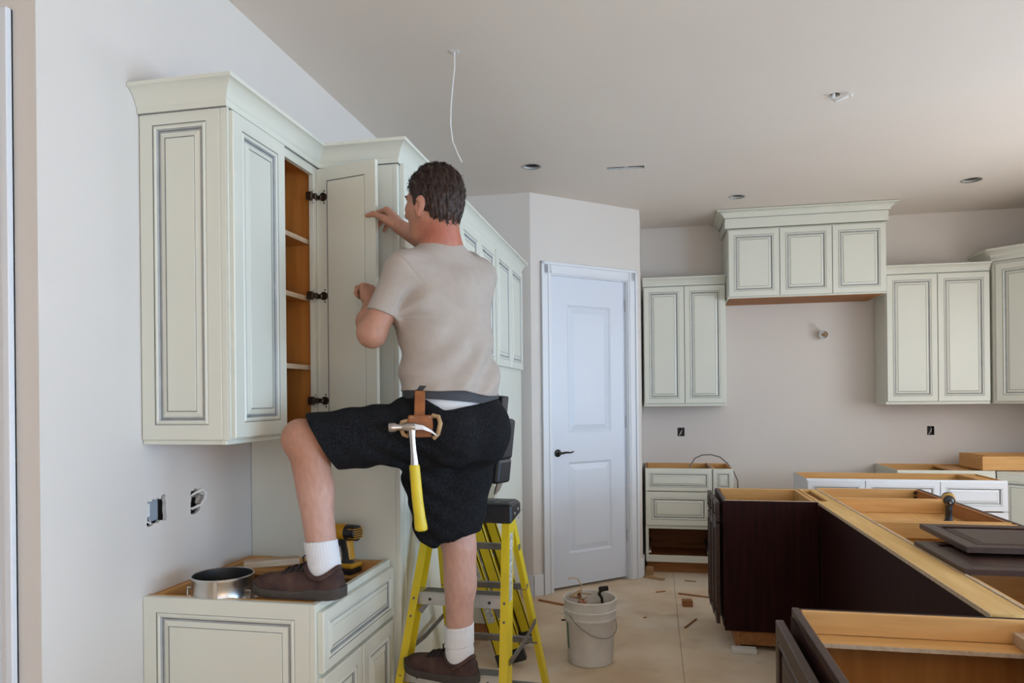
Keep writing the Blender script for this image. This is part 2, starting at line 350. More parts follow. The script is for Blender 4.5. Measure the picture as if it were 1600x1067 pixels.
# ---------------------------------------------------------------- cabinet kit (local frame: x along the front, y into the cabinet, z up)
CREAM = ('cream', 'glaze', 'glaze2'); DARKW = ('espresso2', 'espresso', 'espresso'); WHITE = ('trim', 'glaze2', 'glaze2')
def raised(parent, name, w, h, t, mats, loc, rotz=0., k=1., back=False, sub='center_panel'):
    """raised-panel front: outer face at y=0 looking to -y, x 0..w, z 0..h, thickness t; frame mesh + centre panel as its child"""
    a, g, s = mats
    k = min(k, min(w, h)/.27)
    P = [(0, t, a), (0, .003, a), (.003, 0, a), (.048*k, 0, a), (.0500*k, .0020, g), (.056*k, -.002, a), (.062*k, .001, a), (.066*k, .006, s), (.0685*k, .0078, g)]
    Q = [(.0685*k, .0078, a), (.074*k, .0070, s), (.090*k, .0022, a), (.0925*k, .0034, g), (.0945*k, .0020, a)]
    def ring(i, y): return [(i, y, i), (w-i, y, i), (w-i, y, h-i), (i, y, h-i)]
    mb = MB()
    for (i0, y0, _), (i1, y1, m) in zip(P[:-1], P[1:]): mb.loops([ring(i0, y0), ring(i1, y1)], m, True, False, False)
    if back:
        for (i0, y0), (i1, y1), m in (((0, t), (.05, t), a), ((.05, t), (.0515, t-.002), g), ((.0515, t-.002), (.053, t-.002), g), ((.053, t-.002), (.055, t), a)):
            mb.loops([ring(i0, y0), ring(i1, y1)], m, True, False, False)
        mb.quad(ring(.055, t), a)
    else: mb.quad(ring(0, t), a)
    o = mb.build(name, parent, loc=loc, rot=(0, 0, rotz))
    mb = MB()
    for (i0, y0, _), (i1, y1, m) in zip(Q[:-1], Q[1:]): mb.loops([ring(i0, y0), ring(i1, y1)], m, True, False, False)
    mb.quad(ring(Q[-1][0], Q[-1][1]), a)
    if not back: mb.quad(ring(.0685*k, .012), a)
    mb.build(sub, o)
    return o
def sidebox(mb, x0, x1, y0, y1, z0, z1, outm, inm, outside):
    """panel whose outer face (outside = -1 left / +1 right) is painted and the rest wood"""
    th = min(.003, (x1-x0)/3)
    if outside < 0: mb.box(x0, x0+th, y0, y1, z0, z1, outm); mb.box(x0+th, x1, y0, y1, z0, z1, inm)
    else: mb.box(x1-th, x1, y0, y1, z0, z1, outm); mb.box(x0, x1-th, y0, y1, z0, z1, inm)
    return mb
def frame(parent, W, z0, z1, m, stile=.04, rails=(), y1=.019, mids=(), name='face_frame'):
    mb = MB().box(0, stile, 0, y1, z0, z1, m).box(W-stile, W, 0, y1, z0, z1, m)
    for x in mids: mb.box(x-.02, x+.02, .0005, y1, z0, z1, m)
    for a, b in rails: mb.box(stile, W-stile, .0003, y1, a, b, m)
    return mb.build(name, parent, bevel=.0012)
def base_body(t, W, D, H, body, inside, toe=.095, toemat='toewood', zf=ZF, rail='maple', rail_h=.085, xl=0.):
    """open-topped base carcass"""
    sidebox(MB(), xl, xl+.018, .019, D, toe, H, body, inside, -1).build('side_panel', t, bevel=.001)
    sidebox(MB(), W-.018, W, .019, D, toe, H, body, inside, 1).build('side_panel', t, bevel=.001)
    B('back_panel', t, xl+.018, W-.018, D-.012, D, toe, H-.004, inside)
    B('bottom_panel', t, xl+.018, W-.018, .019, D-.012, toe, toe+.016, inside)
    B('back_rail', t, xl+.018, W-.018, D-.032, D-.012, H-rail_h, H, rail)
    B('toe_kick', t, xl+.01, W-.01, .07, .088, zf, toe, toemat)
CROWN = [(0, -.022), (.008, -.022), (.008, -.004), (.013, .002), (.016, .012), (.024, .026), (.036, .040), (.048, .047), (.052, .048), (.052, .060), (0, .060)]
def crown(parent, path, z, prof=CROWN, m='cream', g='glaze2', kx=1., kz=1., name='crown_moulding'):
    path = [Vector((p[0], p[1])) for p in path]; n = len(path); mb = MB()
    nrm = []
    for i in range(n-1):
        d = (path[i+1]-path[i]).normalized(); nrm.append(Vector((d.y, -d.x)))
    rings = []
    for i in range(n):
        if i == 0: o = nrm[0]
        elif i == n-1: o = nrm[-1]
        else:
            a, b = nrm[i-1], nrm[i]; o = (a+b)/(1+a.dot(b))
        rings.append([(path[i].x+o.x*p*kx, path[i].y+o.y*p*kx, z+q*kz) for p, q in prof])
    mb.loops(rings, m, True, True, True)
    ob = mb.build(name, parent, smooth=True)
    if g:
        rr = [[(q[0]+0, q[1], q[2]) for q in (
            (path[i].x+(nrm[max(0, i-1)] if i == n-1 else nrm[0] if i == 0 else (nrm[i-1]+nrm[i])/(1+nrm[i-1].dot(nrm[i]))).x*e,
             path[i].y+(nrm[max(0, i-1)] if i == n-1 else nrm[0] if i == 0 else (nrm[i-1]+nrm[i])/(1+nrm[i-1].dot(nrm[i]))).y*e, z-.022*kz+hh) for e, hh in ((.0005, -.003), (.0035, -.003), (.0035, .0), (.0005, .0)))] for i in range(n)]
        MB().loops(rr, 'glaze', True, True, True).build('glaze_line', ob)
    return ob
def hinge_at(parent, x, y, z):
    """concealed hinge seen on the frame edge: base plate, arm, knuckle; local frame of the cabinet"""
    h = MB().box(x-.012, x+.010, y-.004, y+.022, z-.016, z+.016, 'hinge').box(x-.002, x+.016, y-.016, y+.002, z-.011, z+.011, 'hinge')
    h.box(x+.000, x+.010, y-.007, y-.001, z-.028, z+.028, 'alu')
    return h.build('hinge', parent, bevel=.003)

# ---- left wall cabinet, one door closed and one standing open
YN = 2.004
WC = thing('wall_cabinet', 'tall cream wall cabinet on the left wall, one door open showing shelves', 'cabinet', (-1.302, YN, 1.375), PI/2)
W, D, H = .622, .306, 1.05
ep = raised(WC, 'end_panel', D-.0195, H, .018, CREAM, (0, D, 0), -PI/2)
sidebox(MB(), .018, .030, .019, D, 0, H, 'cream', 'interior', -1).build('side_panel', WC)
sidebox(MB(), W-.018, W, .019, D, 0, H, 'cream', 'interior', 1).build('side_panel', WC)
MB().box(.030, W-.018, D-.008, D, 0, H, 'interior').build('back_panel', WC)
MB().box(.030, W-.018, .019, D-.008, .012, .028, 'interior').build('bottom_panel', WC)
MB().box(.030, W-.018, .019, D-.008, H-.018, H, 'interior').build('top_panel', WC)
frame(WC, W, 0, H, 'cream', .040, ((0, .035), (H-.045, H)))
MB().box(.0, W, .006, .024, -.014, 0, 'cream').box(.006, .02, .02, D, -.014, 0, 'cream').build('light_rail', WC, bevel=.002)
for z in (2.128, 1.905, 1.635):
    MB().box(.030, W-.018, .032, D-.01, z-1.375-.018, z-1.375, 'interior').box(.030, W-.018, .0285, .032, z-1.375-.018, z-1.375, 'plyedge').build('shelf', WC)
raised(WC, 'door', .318, H-.025, .020, CREAM, (.010, -.021, .006))
MB().box(.0005, .009, -.006, -.0003, .0, H, 'cream').build('edge_bead', WC)
od = raised(WC, 'door', .282, H-.025, .020, CREAM, (0, 0, 0), 0, back=True)
# shift so that the pivot is the hinge edge, then swing
for o in (od, od.children[0]):
    for v in o.data.vertices: v.co.x -= .282; v.co.y -= .022; v.co.z += .006
od.location = (.604, -.001, 0); od.rotation_euler = (0, 0, math.radians(76))
od['label'] = 'open cream door showing its flat back with three hinges'
for z in (2.293, 1.905, 1.495):
    zz = z-1.375
    hinge_at(WC, W-.062+.012, .0, zz)
    MB().lathe([(0, -.0022), (.0165, -.0022), (.0165, .004), (.0135, .004), (.012, -.0015), (0, -.0015)], 'hinge', (-.036, 0, zz), 16, 'y').build('hinge_cup', od, True)
    MB().box(-.026, .004, -.010, .004, zz-.009, zz+.009, 'hinge').build('hinge_arm', od, bevel=.003)
    for q in (.021, -.026): MB().box(-.042, -.036, -.003, .0, zz+q, zz+q+.005, 'hinge').build('hinge_screw', od)
crown(WC, [(0, D), (0, 0), (W-.002, 0)], H+.012)

# ---- left base cabinet, drawer over two doors, top still open
LB = thing('base_cabinet', 'cream base cabinet with open top carrying a steel ring, under the left wall cabinet', 'cabinet', (-1.016, YN-.002, 0), PI/2)
W, D, H = .624, .594, .872
raised(LB, 'end_panel', D-.0195, H+.004, .018, CREAM, (0, D, 0), -PI/2)
sidebox(MB(), .018, .034, .019, D, 0, H+.004, 'cream', 'maple', -1).build('side_panel', LB)
sidebox(MB(), W-.018, W, .019, D, 0, H, 'cream', 'maple', 1).build('side_panel', LB)
B('back_panel', LB, .034, W-.018, D-.010, D, .1, H, 'interior')
B('bottom_panel', LB, .034, W-.018, .019, D-.010, .1, .116, 'interior')
B('back_rail', LB, .034, W-.018, D-.030, D-.010, H-.07, H, 'maple')
B('top_stretcher', LB, .034, .10, .019, D-.030, H-.052, H-.036, 'maple_y')
B('top_stretcher', LB, W-.10, W-.018, .019, D-.030, H-.052, H-.036, 'maple_y')
B('side_rail', LB, W-.036, W-.018, .019, D-.030, H-.036, H-.002, 'maple_y')
frame(LB, W, .1, H+.004, 'cream', .04, ((.1, .13), (.645, .675), (H-.03, H+.004)))
B('toe_kick', LB, .0, W, .07, .088, ZF, .1, 'toewood')
raised(LB, 'drawer_front', W-.03, .188, .020, CREAM, (.015, -.021, .664), k=.8)
raised(LB, 'door', .292, .532, .020, CREAM, (.015, -.021, .118))
raised(LB, 'door', .292, .532, .020, CREAM, (.315, -.021, .118))

# ---- tall run on the left wall: panel unit, refrigerator bay, panel unit
def tall(y0, y1, label, upper_z, near_panel=False, far=False):
    Wt = y1-y0
    t = thing('tall_cabinet', label, 'cabinet', (-.972, y0, 0), PI/2, 'tall units along the left wall')
    Dt = .638 - .002
    z0 = .0 if not far else .10
    sidebox(MB(), 0, .018, .0195, Dt, z0, 2.43, 'cream', 'cream', -1).build('side_panel', t, bevel=.001)
    sidebox(MB(), Wt-.018, Wt, .0195, Dt, z0, 2.43, 'cream', 'cream', 1).build('side_panel', t, bevel=.001)
    frame(t, Wt, z0, 2.43, 'cream', .045, ((upper_z-.03, upper_z+.02), (2.40, 2.43), (z0, z0+.12)))
    B('lower_front_panel', t, .045, Wt-.045, -.004, .018, z0+.03, upper_z-.012, 'cream')
    B('top_panel', t, .018, Wt-.018, .019, Dt, 2.41, 2.43, 'cream')
    dw = (Wt-.05)/2
    raised(t, 'door', dw, 2.415-upper_z, .020, CREAM, (.022, -.021, upper_z+.006)); raised(t, 'door', dw, 2.415-upper_z, .020, CREAM, (.028+dw, -.021, upper_z+.006))
    B('toe_kick', t, .02, Wt-.02, .06, .078, ZF, max(z0, .09), 'toewood')
    if far: B('toe_side', t, .02, .038, .078, Dt, ZF, z0, 'toewood')
    return t
T1 = tall(2.632, 3.46, 'tall cream cabinet side panel and front directly behind the man', 2.085)
crown(T1, [(0, .36), (0, 0), (.828, 0)], 2.437)
T3 = tall(4.30, 5.215, 'tall cream cabinet farthest along the left wall, next to the pantry', 1.695, far=True)
crown(T3, [(0, 0), (.915, 0), (.915, .60)], 2.437)
T2 = thing('bridge_cabinet', 'cream two-door cabinet bridging the empty refrigerator bay', 'cabinet', (-.972, 3.46, 1.68), PI/2)
W = .838
sidebox(MB(), .001, .019, .0195, .636, 0, .75, 'cream', 'cream', -1).build('side_panel', T2); sidebox(MB(), W-.019, W-.001, .0195, .636, 0, .75, 'cream', 'cream', 1).build('side_panel', T2)
MB().box(.019, W-.019, .019, .636, 0, .018, 'maple').build('bottom_panel', T2); MB().box(.019, W-.019, .019, .636, .73, .75, 'cream').build('top_panel', T2)
frame(T2, W, 0, .75, 'cream', .04, ((0, .03), (.72, .75)))
raised(T2, 'door', .392, .715, .020, CREAM, (.022, -.021, .018)); raised(T2, 'door', .392, .715, .020, CREAM, (.424, -.021, .018))
crown(T2, [(0, 0), (W, 0)], .757)

# ---- back wall: left wall cabinet pair, hood cabinet, right pair, corner unit
def wall_pair(name, label, x0, x1, yf, z0, zd0, zd1, z1, n, cp=None, kz=1., left_side=False):
    W = x1-x0; D = YB-.002-yf-.0
    t = thing(name, label, 'cabinet', (x0, yf, z0), 0)
    Ht = z1-z0
    B('side_panel', t, 0, .016, .041, D, 0, Ht, 'cream'); B('side_panel', t, W-.016, W, .041, D, 0, Ht, 'cream')
    B('bottom_panel', t, .016, W-.016, .041, D, .006, .022, 'toewood'); B('top_panel', t, .016, W-.016, .041, D, Ht-.02, Ht, 'cream')
    o = frame(t, W, 0, Ht, 'cream', .03, ((0, .03), (Ht-.06, Ht))); o.location.y = .022
    g = .004; dw = (W-.012-g*(n-1))/n
    for i in range(n): raised(t, 'door', dw, zd1-zd0, .020, CREAM, (.006+i*(dw+g), 0, zd0-z0), k=.92)
    return t, W, D, Ht
t, W, D, Ht = wall_pair('wall_cabinet', 'two-door cream wall cabinet between the pantry and the hood cabinet', -.092, .612, 6.42, 1.408, 1.434, 2.458, 2.475, 2)
crown(t, [(-.004, .02), (W, .02)], Ht+.012, kz=.85)
t, W, D, Ht = wall_pair('wall_cabinet', 'two-door cream wall cabinet right of the hood cabinet', 1.890, 2.672, 6.42, 1.410, 1.434, 2.482, 2.50, 2)
crown(t, [(0, .02), (W, .02)], Ht+.010, kz=.80)
t, W, D, Ht = wall_pair('hood_cabinet', 'high three-door cream cabinet with deep frieze above the range space', .616, 1.856, 6.262, 2.318, 2.330, 2.889, 2.902, 3)
MB().box(-.022, W+.016, .0, .03, Ht+.004, Ht+.128, 'cream').box(-.022, .0, .03, D, Ht+.004, Ht+.128, 'cream').box(W, W+.016, .03, D, Ht+.004, Ht+.128, 'cream').build('frieze_board', t, bevel=.002)
crown(t, [(-.022, D), (-.022, 0), (W+.016, 0), (W+.016, D)], Ht+.105, kx=1.25, kz=.72)
B('soffit_board', t, .02, W-.02, .05, D, -.004, .006, 'toewood')
CR = thing('corner_wall_cabinet', 'tall diagonal cream corner cabinet at the right frame edge', 'cabinet', (2.682, 6.415, 1.412), -PI/4)
W = .46
prism = [(0, .004), (W, .004), (W+.235, .235), (W/2+.005, .46), (-.235, .235)]
def prism_mesh(z0, z1, m, pr=prism):
    return MB().loops([[(x, y, z0) for x, y in pr], [(x, y, z1) for x, y in pr]], m)
prism_mesh(0, 1.16, 'cream').build('body', CR, bevel=.002)
raised(CR, 'door', .40, 1.10, .020, CREAM, (.03, -.018, .02))
crown(CR, [(-.235, .235), (0, 0), (W, 0), (W+.235, .235)], 1.172, kz=1.2)

# ---- back wall base cabinets
BL = thing('drawer_cabinet', 'cream drawer base cabinet with its lowest drawer missing, beside the pantry', 'cabinet', (-.086, 6.205, 0), 0)
W, D, H = .552, .54, .884
base_body(BL, W, D, H, 'cream', 'toewood', toe=.088)  # darker wood inside: unlit look of the open drawer bay put into colour
MB().box(0, .024, 0, .019, .088, H, 'cream').box(W-.024, W, 0, .019, .088, H, 'cream').box(.024, W-.024, 0, .019, .088, .145, 'cream').box(.024, W-.024, 0, .019, .372, .40, 'cream').box(.024, W-.024, 0, .019, H-.02, H, 'cream').build('face_frame', BL, bevel=.001)
raised(BL, 'drawer_front', W-.004, .186, .018, CREAM, (.002, -.019, .694), k=.95)
raised(BL, 'drawer_front', W-.004, .284, .018, CREAM, (.002, -.019, .403), k=1.0)
B('drawer_divider', BL, .018, W-.018, .019, D-.02, .374, .386, 'interior')
for x in (.034, W-.034):
    MB().box(x-.008, x+.008, .03, D-.05, .17, .20, 'zinc').lathe([(.0, -.004), (.011, -.004), (.011, .002), (0, .002)], 'wire', (x, .02, .170), 10, 'y').build('drawer_slide', BL)
PO = thing('narrow_cabinet', 'narrow cream pull-out base cabinet beside the drawer cabinet', 'cabinet', (.470, 6.205, 0), 0)
base_body(PO, .168, D, H, 'cream', 'maple', toe=.088)
frame(PO, .168, .088, H, 'cream', .02, ((.088, .12), (H-.02, H)))
raised(PO, 'drawer_front', .162, .186, .018, CREAM, (.003, -.019, .694), k=1.3); raised(PO, 'door', .162, .585, .018, CREAM, (.003, -.019, .10))
RB = thing('base_cabinet', 'cream base cabinet along the back wall at the right, behind the white drawer cabinet', 'cabinet', (1.885, 6.16, 0), 0)
base_body(RB, .70, .585, .893, 'cream', 'maple', toe=.09)
frame(RB, .70, .09, .893, 'cream', .03, ((.09, .12), (.87, .893)))
B('top_stretcher', RB, .45, .60, .019, .55, .868, .884, 'maple_y')
raised(RB, 'drawer_front', .69, .18, .018, CREAM, (.005, -.019, .695)); raised(RB, 'door', .343, .57, .018, CREAM, (.005, -.019, .11)); raised(RB, 'door', .343, .57, .018, CREAM, (.352, -.019, .11))
CB = thing('corner_base_cabinet', 'cream diagonal corner base cabinet at the right frame edge', 'cabinet', (2.587, 6.15, 0), -PI/4)
prism_mesh(.09, .890, 'cream', [(0, .004), (W:=.40, .004), (W+.21, .215), (W/2+.002, .62), (-.0, .40)]).build('body', CB, bevel=.002)
prism_mesh(ZF, .09, 'toewood', [(.02, .06), (.38, .06), (.56, .24), (.2, .58), (.02, .38)]).build('toe_kick', CB)
raised(CB, 'door', .38, .76, .018, CREAM, (.01, -.016, .11))
BX = thing('wooden_box', 'open pale plywood drawer box lying on the corner base cabinet', 'box', (2.50, 6.17, .896), .02)
for a in ((0, .62, 0, .014), (0, .62, .40, .414)): B('board', BX, a[0], a[1], a[2], a[3], 0, .108, 'maple', .001)
for a in ((0, .014), (.606, .62), (.045, .055)): B('board', BX, a[0], a[1], .014, .40, 0, .108, 'maple_y', .001)
B('bottom', BX, .014, .606, .014, .40, .004, .010, 'maple')
WM = thing('base_cabinet', 'white drawer base cabinet standing loose between the island and back wall', 'cabinet', (1.10, 5.632, 0), 0)
base_body(WM, 1.34, .505, .872, 'trim', 'maple', toe=.09, rail_h=.05)
frame(WM, 1.34, .09, .876, 'trim', .03, ((.09, .12), (.85, .876)), mids=(.402, .90))
B('top_stretcher', WM, 1.19, 1.29,   .019, .47, .835, .871, 'maple_y')
B('top_stretcher', WM, .018, 1.19, .019, .10, .835, .850, 'maple')
for a, b in ((.004, .400), (.404, .898), (.902, 1.336)):
    raised(WM, 'drawer_front', b-a, .205, .018, WHITE, (a, -.019, .660), k=.95); raised(WM, 'door', b-a, .545, .018, WHITE, (a, -.019, .105))

# ---- the dark island
IA = thing('island_cabinet', 'dark espresso island end cabinet with an open top, farther from the camera', 'cabinet', (.396, 4.995, 0), -PI/2)
W, D, H = .592, .526, .876
base_body(IA, W, D, H, 'espresso', 'maple', toe=.115, rail='maple_y', rail_h=.07)
frame(IA, W, .115, H, 'espresso2', .03, ((.115, .14), (.70, .72), (H-.02, H)), name='face_frame')
MB().box(W-.001, W+.004, .0, D+.001, .105, H, 'espresso').build('end_panel', IA)
MB().box(W-.002, W+.004, -.0, D, H+.0002, H+.004, 'plyedge').build('panel_edge', IA)
B('side_rail', IA, .018, .036, .03, D-.03, H-.085, H, 'maple_y')
for z0, z1 in ((.745, .862), (.14, .735)):
    for i, x in enumerate((.012, .204, .396)): raised(IA, 'drawer_front' if z1 > .8 else 'door', .184, z1-z0, .022, DARKW, (x, -.046-.004*(2-i), z0), k=.8)
MB().box(.0, W-.002, -.006, -.0005, .13, .87, 'espresso').build('gap_shade_sheet', IA)  # added espresso sheet; the shaded gap behind the fronts done in colour
B('toe_side', IA, W-.035, W-.015, .06, D-.02, ZF+.032, .105, 'toewood')
tag(MB().box(.435, .57, 4.345, 4.410, ZF, ZF+.028, 'wire').build('white_shim', bevel=.003), 'flat white shim wedged under the dark island end cabinet', 'shim')
IB = thing('island_half_wall', 'long dark espresso island back panel topped by a pale board', 'island panel', (.926, 2.235, 0), 0)
B('back_panel', IB, .0, .018, .0, 2.16, .0, .862, 'espresso')
B('knee_wall', IB, .022, .100, .0, 2.74, .0, .858, 'toewood')
MB().box(-.004, .104, .0, 2.20, .862, .877, 'beam').box(-.004, .010, 2.20, 2.76, .862, .877, 'beam').box(.06, .104, 2.20, 2.76, .862, .877, 'beam').box(.01, .06, 2.70, 2.76, .862, .877, 'beam').box(-.0055, -.004, .0, 2.2, .862, .877, 'plyedge').build('top_board', IB)
B('edge_strip', IB, .106, .118, .0, 2.78, .80, .880, 'plyedge'); B('edge_strip', IB, .121, .127, .0, 2.78, .80, .872, 'plyedge')
names = {0: 'farthest open-topped island cabinet bay, with bare maple rails', 1: 'open-topped island cabinet bay holding the cordless drill', 2: 'open-topped island cabinet bay under the two loose dark doors', 3: 'nearest open-topped island cabinet bay beside the long pale board'}
for i, (ya, yb) in enumerate(((4.592, 5.088), (3.795, 4.588), (3.004, 3.791), (2.24, 3.0))):
    t = thing('island_cabinet', names[i], 'cabinet', (1.692, ya, 0), PI/2, 'open-topped cabinets of the island run')
    W, D = yb-ya, .636
    for x0, s in ((0, -1), (W-.018, 1)): B('side_panel', t, x0, x0+.018, .02, D, .1, .872, 'maple_y', .001)
    for x0 in (.018, W-.036): B('side_rail', t, x0, x0+.018, .022, D, .800, .876, 'maple_y', .001)
    B('front_rail', t, .036, W-.036, .020, .038, .79, .874, 'toewood', .001)
    MB().box(0, .03, 0, .02, .1, .876, 'espresso2').box(W-.03, W, 0, .02, .1, .876, 'espresso2').box(.03, W-.03, 0, .02, .1, .13, 'espresso2').box(.03, W-.03, 0, .02, .84, .876, 'espresso2').build('face_frame', t)
    B('back_panel', t, .018, W-.018, D-.012, D, .1, .87, 'maple'); B('bottom_panel', t, .018, W-.018, .02, D-.012, .1, .116, 'maple')
    B('shelf', t, .018, W-.018, .03, D-.014, .787, .799, 'maple') if i in (1,) else B('shelf', t, .018, W-.018, .03, D-.014, .50, .518, 'maple')
    B('toe_kick', t, .01, W-.01, .07, .088, ZF, .1, 'toewood')
    for dx in (0, 1): raised(t, 'door', W/2-.006, .72, .02, DARKW, (.003+dx*W/2, -.021, .11))
    for x0 in (.04, W-.06):
        MB().box(x0, x0+.02, .038, .052, .815, .83, 'dark').box(x0, x0+.02, .038, .052, .85, .862, 'dark').build('corner_bracket', t)
IC = thing('island_cabinet', 'nearest dark espresso island cabinet with a maple interior at the lower right', 'cabinet', (.388, 2.216, 0), -PI/2)
W, D = .98, .615
MB().box(0, .016, .02, D, .1, .874, 'espresso').box(.016, .020, .02, D, .1, .874, 'interior').build('side_panel', IC)
B('side_panel', IC, W-.018, W, .02, D, .1, .874, 'espresso')
B('side_rail', IC, .020, .036, .022, D, .812, .876, 'maple_y'); 
MB().box(.036, .112, .024, D-.02, .800, .8115, 'maple_y').box(.112, .1145, .024, D-.02, .800, .8115, 'plyedge').build('top_stretcher', IC)
B('back_rail', IC, .03, .18, D-.05, D-.02, .812, .845, 'plyedge')
MB().box(.0201, .023, .022, D, .1, .80, 'interior').build('inner_lining', IC)
MB().box(.02, W-.018, D-.012, D, .1, .87, 'interior').build('back_panel', IC); MB().box(.02, W-.018, .02, D-.012, .1, .116, 'interior').build('bottom_panel', IC)
MB().box(0, .02, 0, .02, .1, .876, 'espresso2').box(W-.03, W, 0, .02, .1, .876, 'espresso2').box(.02, W-.03, 0, .02, .1, .14, 'espresso2').box(.02, W-.03, 0, .02, .85, .876, 'espresso2').build('face_frame', IC, bevel=.002)
raised(IC, 'door', .475, .72, .022, DARKW, (.004, -.046, .118)); raised(IC, 'door', .475, .72, .022, DARKW, (.495, -.046, .118))
MB().box(.02, W-.02, -.006, -.0005, .12, .852, 'espresso').build('gap_shade_sheet', IC)  # added dark sheet in place of the black shade behind the doors
B('toe_kick', IC, .0, W, .07, .088, ZF, .1, 'toewood')
# loose doors lying on the island
ld = thing('loose_door', 'dark espresso cabinet door lying lowest on the island run', 'cabinet door', (1.035, 2.70, .8975), 0)
o = raised(ld, 'door_frame', .80, .485, .020, DARKW, (0, 0, 0)); o.rotation_euler = (-PI/2, 0, 0)
ld2 = thing('loose_door', 'dark espresso cabinet door lying on top of another on the island', 'cabinet door', (1.122, 2.905, .933), -.01)
o = raised(ld2, 'door_frame', .80, .495, .021, DARKW, (0, 0, 0)); o.rotation_euler = (-PI/2, 0, 0)
for q in ((.1, .1), (.6, .1), (.1, .25), (.6, .25)): B('bumper', ld2, q[0], q[0]+.03, q[1], q[1]+.02, -.0355, -.021, 'black', .002)

# ---------------------------------------------------------------- things in and on the walls
ob = thing('outlet_box', 'large ragged outlet hole with a grey-blue box low on the left wall', 'outlet box', (XL, 0, 0), 0)
MB().quad([(-.075, 1.98, 1.05), (-.075, 2.16, 1.05), (-.075, 2.16, 1.23), (-.075, 1.98, 1.23)], 'dark').build('cavity', ob)
MB().box(-.05, -.024, 2.050, 2.112, 1.10, 1.178, 'bluebox').build('box', ob, bevel=.004)
MB().box(-.024, -.012, 2.044, 2.058, 1.122, 1.168, 'wire').build('device_strap', ob, bevel=.003)
MB().tube([(-.03, 2.045, 1.12), (-.012, 2.040, 1.108), (-.006, 2.050, 1.100), (-.02, 2.062, 1.112)], .003, 'wire', 6).build('wire', ob, True)
ob = thing('outlet_box', 'small ragged outlet hole with looping cable on the left wall', 'outlet box', (XL, 0, 0), 0)
MB().quad([(-.075, 2.21, 1.05), (-.075, 2.34, 1.05), (-.075, 2.34, 1.23), (-.075, 2.21, 1.23)], 'dark').build('cavity', ob)
MB().tube([(-.03, 2.255, 1.150), (.004, 2.268, 1.172), (.018, 2.288, 1.182), (.020, 2.306, 1.168), (.016, 2.306, 1.146), (.008, 2.292, 1.128), (-.004, 2.270, 1.118), (-.03, 2.25, 1.114)], .0045, 'wire', 8).build('cable_loop', ob, True)
MB().tube([(-.03, 2.270, 1.15), (.008, 2.282, 1.166), (.014, 2.294, 1.16), (.006, 2.288, 1.13), (-.02, 2.284, 1.108)], .004, 'gwire', 8).build('cable', ob, True)
for (x, z, lab) in ((.2345, 1.167, 'open outlet box with dangling white wires under the left far wall cabinet'), (2.334, 1.1785, 'open outlet box with dangling white wires under the right far wall cabinet')):
    t = thing('outlet_box', lab, 'outlet box', (x, YB, z), 0, 'outlet boxes on the back wall')
    mb = MB().box(-.031, -.029, .012, .07, -.04, .04, 'black').box(.029, .031, .012, .07, -.04, .04, 'black').box(-.031, .031, .068, .07, -.04, .04, 'black').box(-.031, .031, .012, .07, .038, .04, 'black').box(-.031, .031, .012, .07, -.04, -.038, 'black')
    mb.build('box', t)
    MB().tube([(.012, .06, .03), (.010, .01, .012), (-.002, -.006, -.004), (-.010, -.002, -.02), (-.012, .01, -.03)], .004, 'wire', 6).build('wire', t, True)
    MB().tube([(-.005, .06, .02), (.0, .01, .0), (.008, -.004, -.012), (.010, .01, -.026)], .003, 'gwire', 6).build('wire', t, True)
t = thing('pipe_stub', 'pale pipe stub poking from the wall below the hood cabinet', 'pipe', (1.464, YB, 2.025), 0)
MB().lathe([(.029, .06), (.029, -.05), (.040, -.052), (.040, -.07), (.034, -.072), (.030, -.03), (.0, -.03)], 'wire', (0, 0, 0), 14, 'y').build('pipe', t, True)
MB().tube([(-.012, -.03, .02), (-.03, -.06, .045), (-.06, -.05, .075), (-.085, -.03, .105)], .007, 'wire', 6).build('wire', t, True)
MB().tube([(-.005, -.045, .0), (.010, -.08, .012), (.02, -.07, -.010)], .011, 'scrap', 6).build('stub_end', t, True)
tag(MB().tube([(.285,6.45,.80),(.30,6.45,.885),(.34,6.45,.950),(.40,6.45,.980),(.475,6.45,.984),(.55,6.45,.965),(.61,6.46,.915),(.665,6.46,.84),(.700,6.47,.76),(.705,6.48,.66),(.70,6.5,.4)], .006, 'gwire', 8).build('flex_cable', smooth=True), 'dark cable arching over the drawer cabinet by the pantry', 'cable')

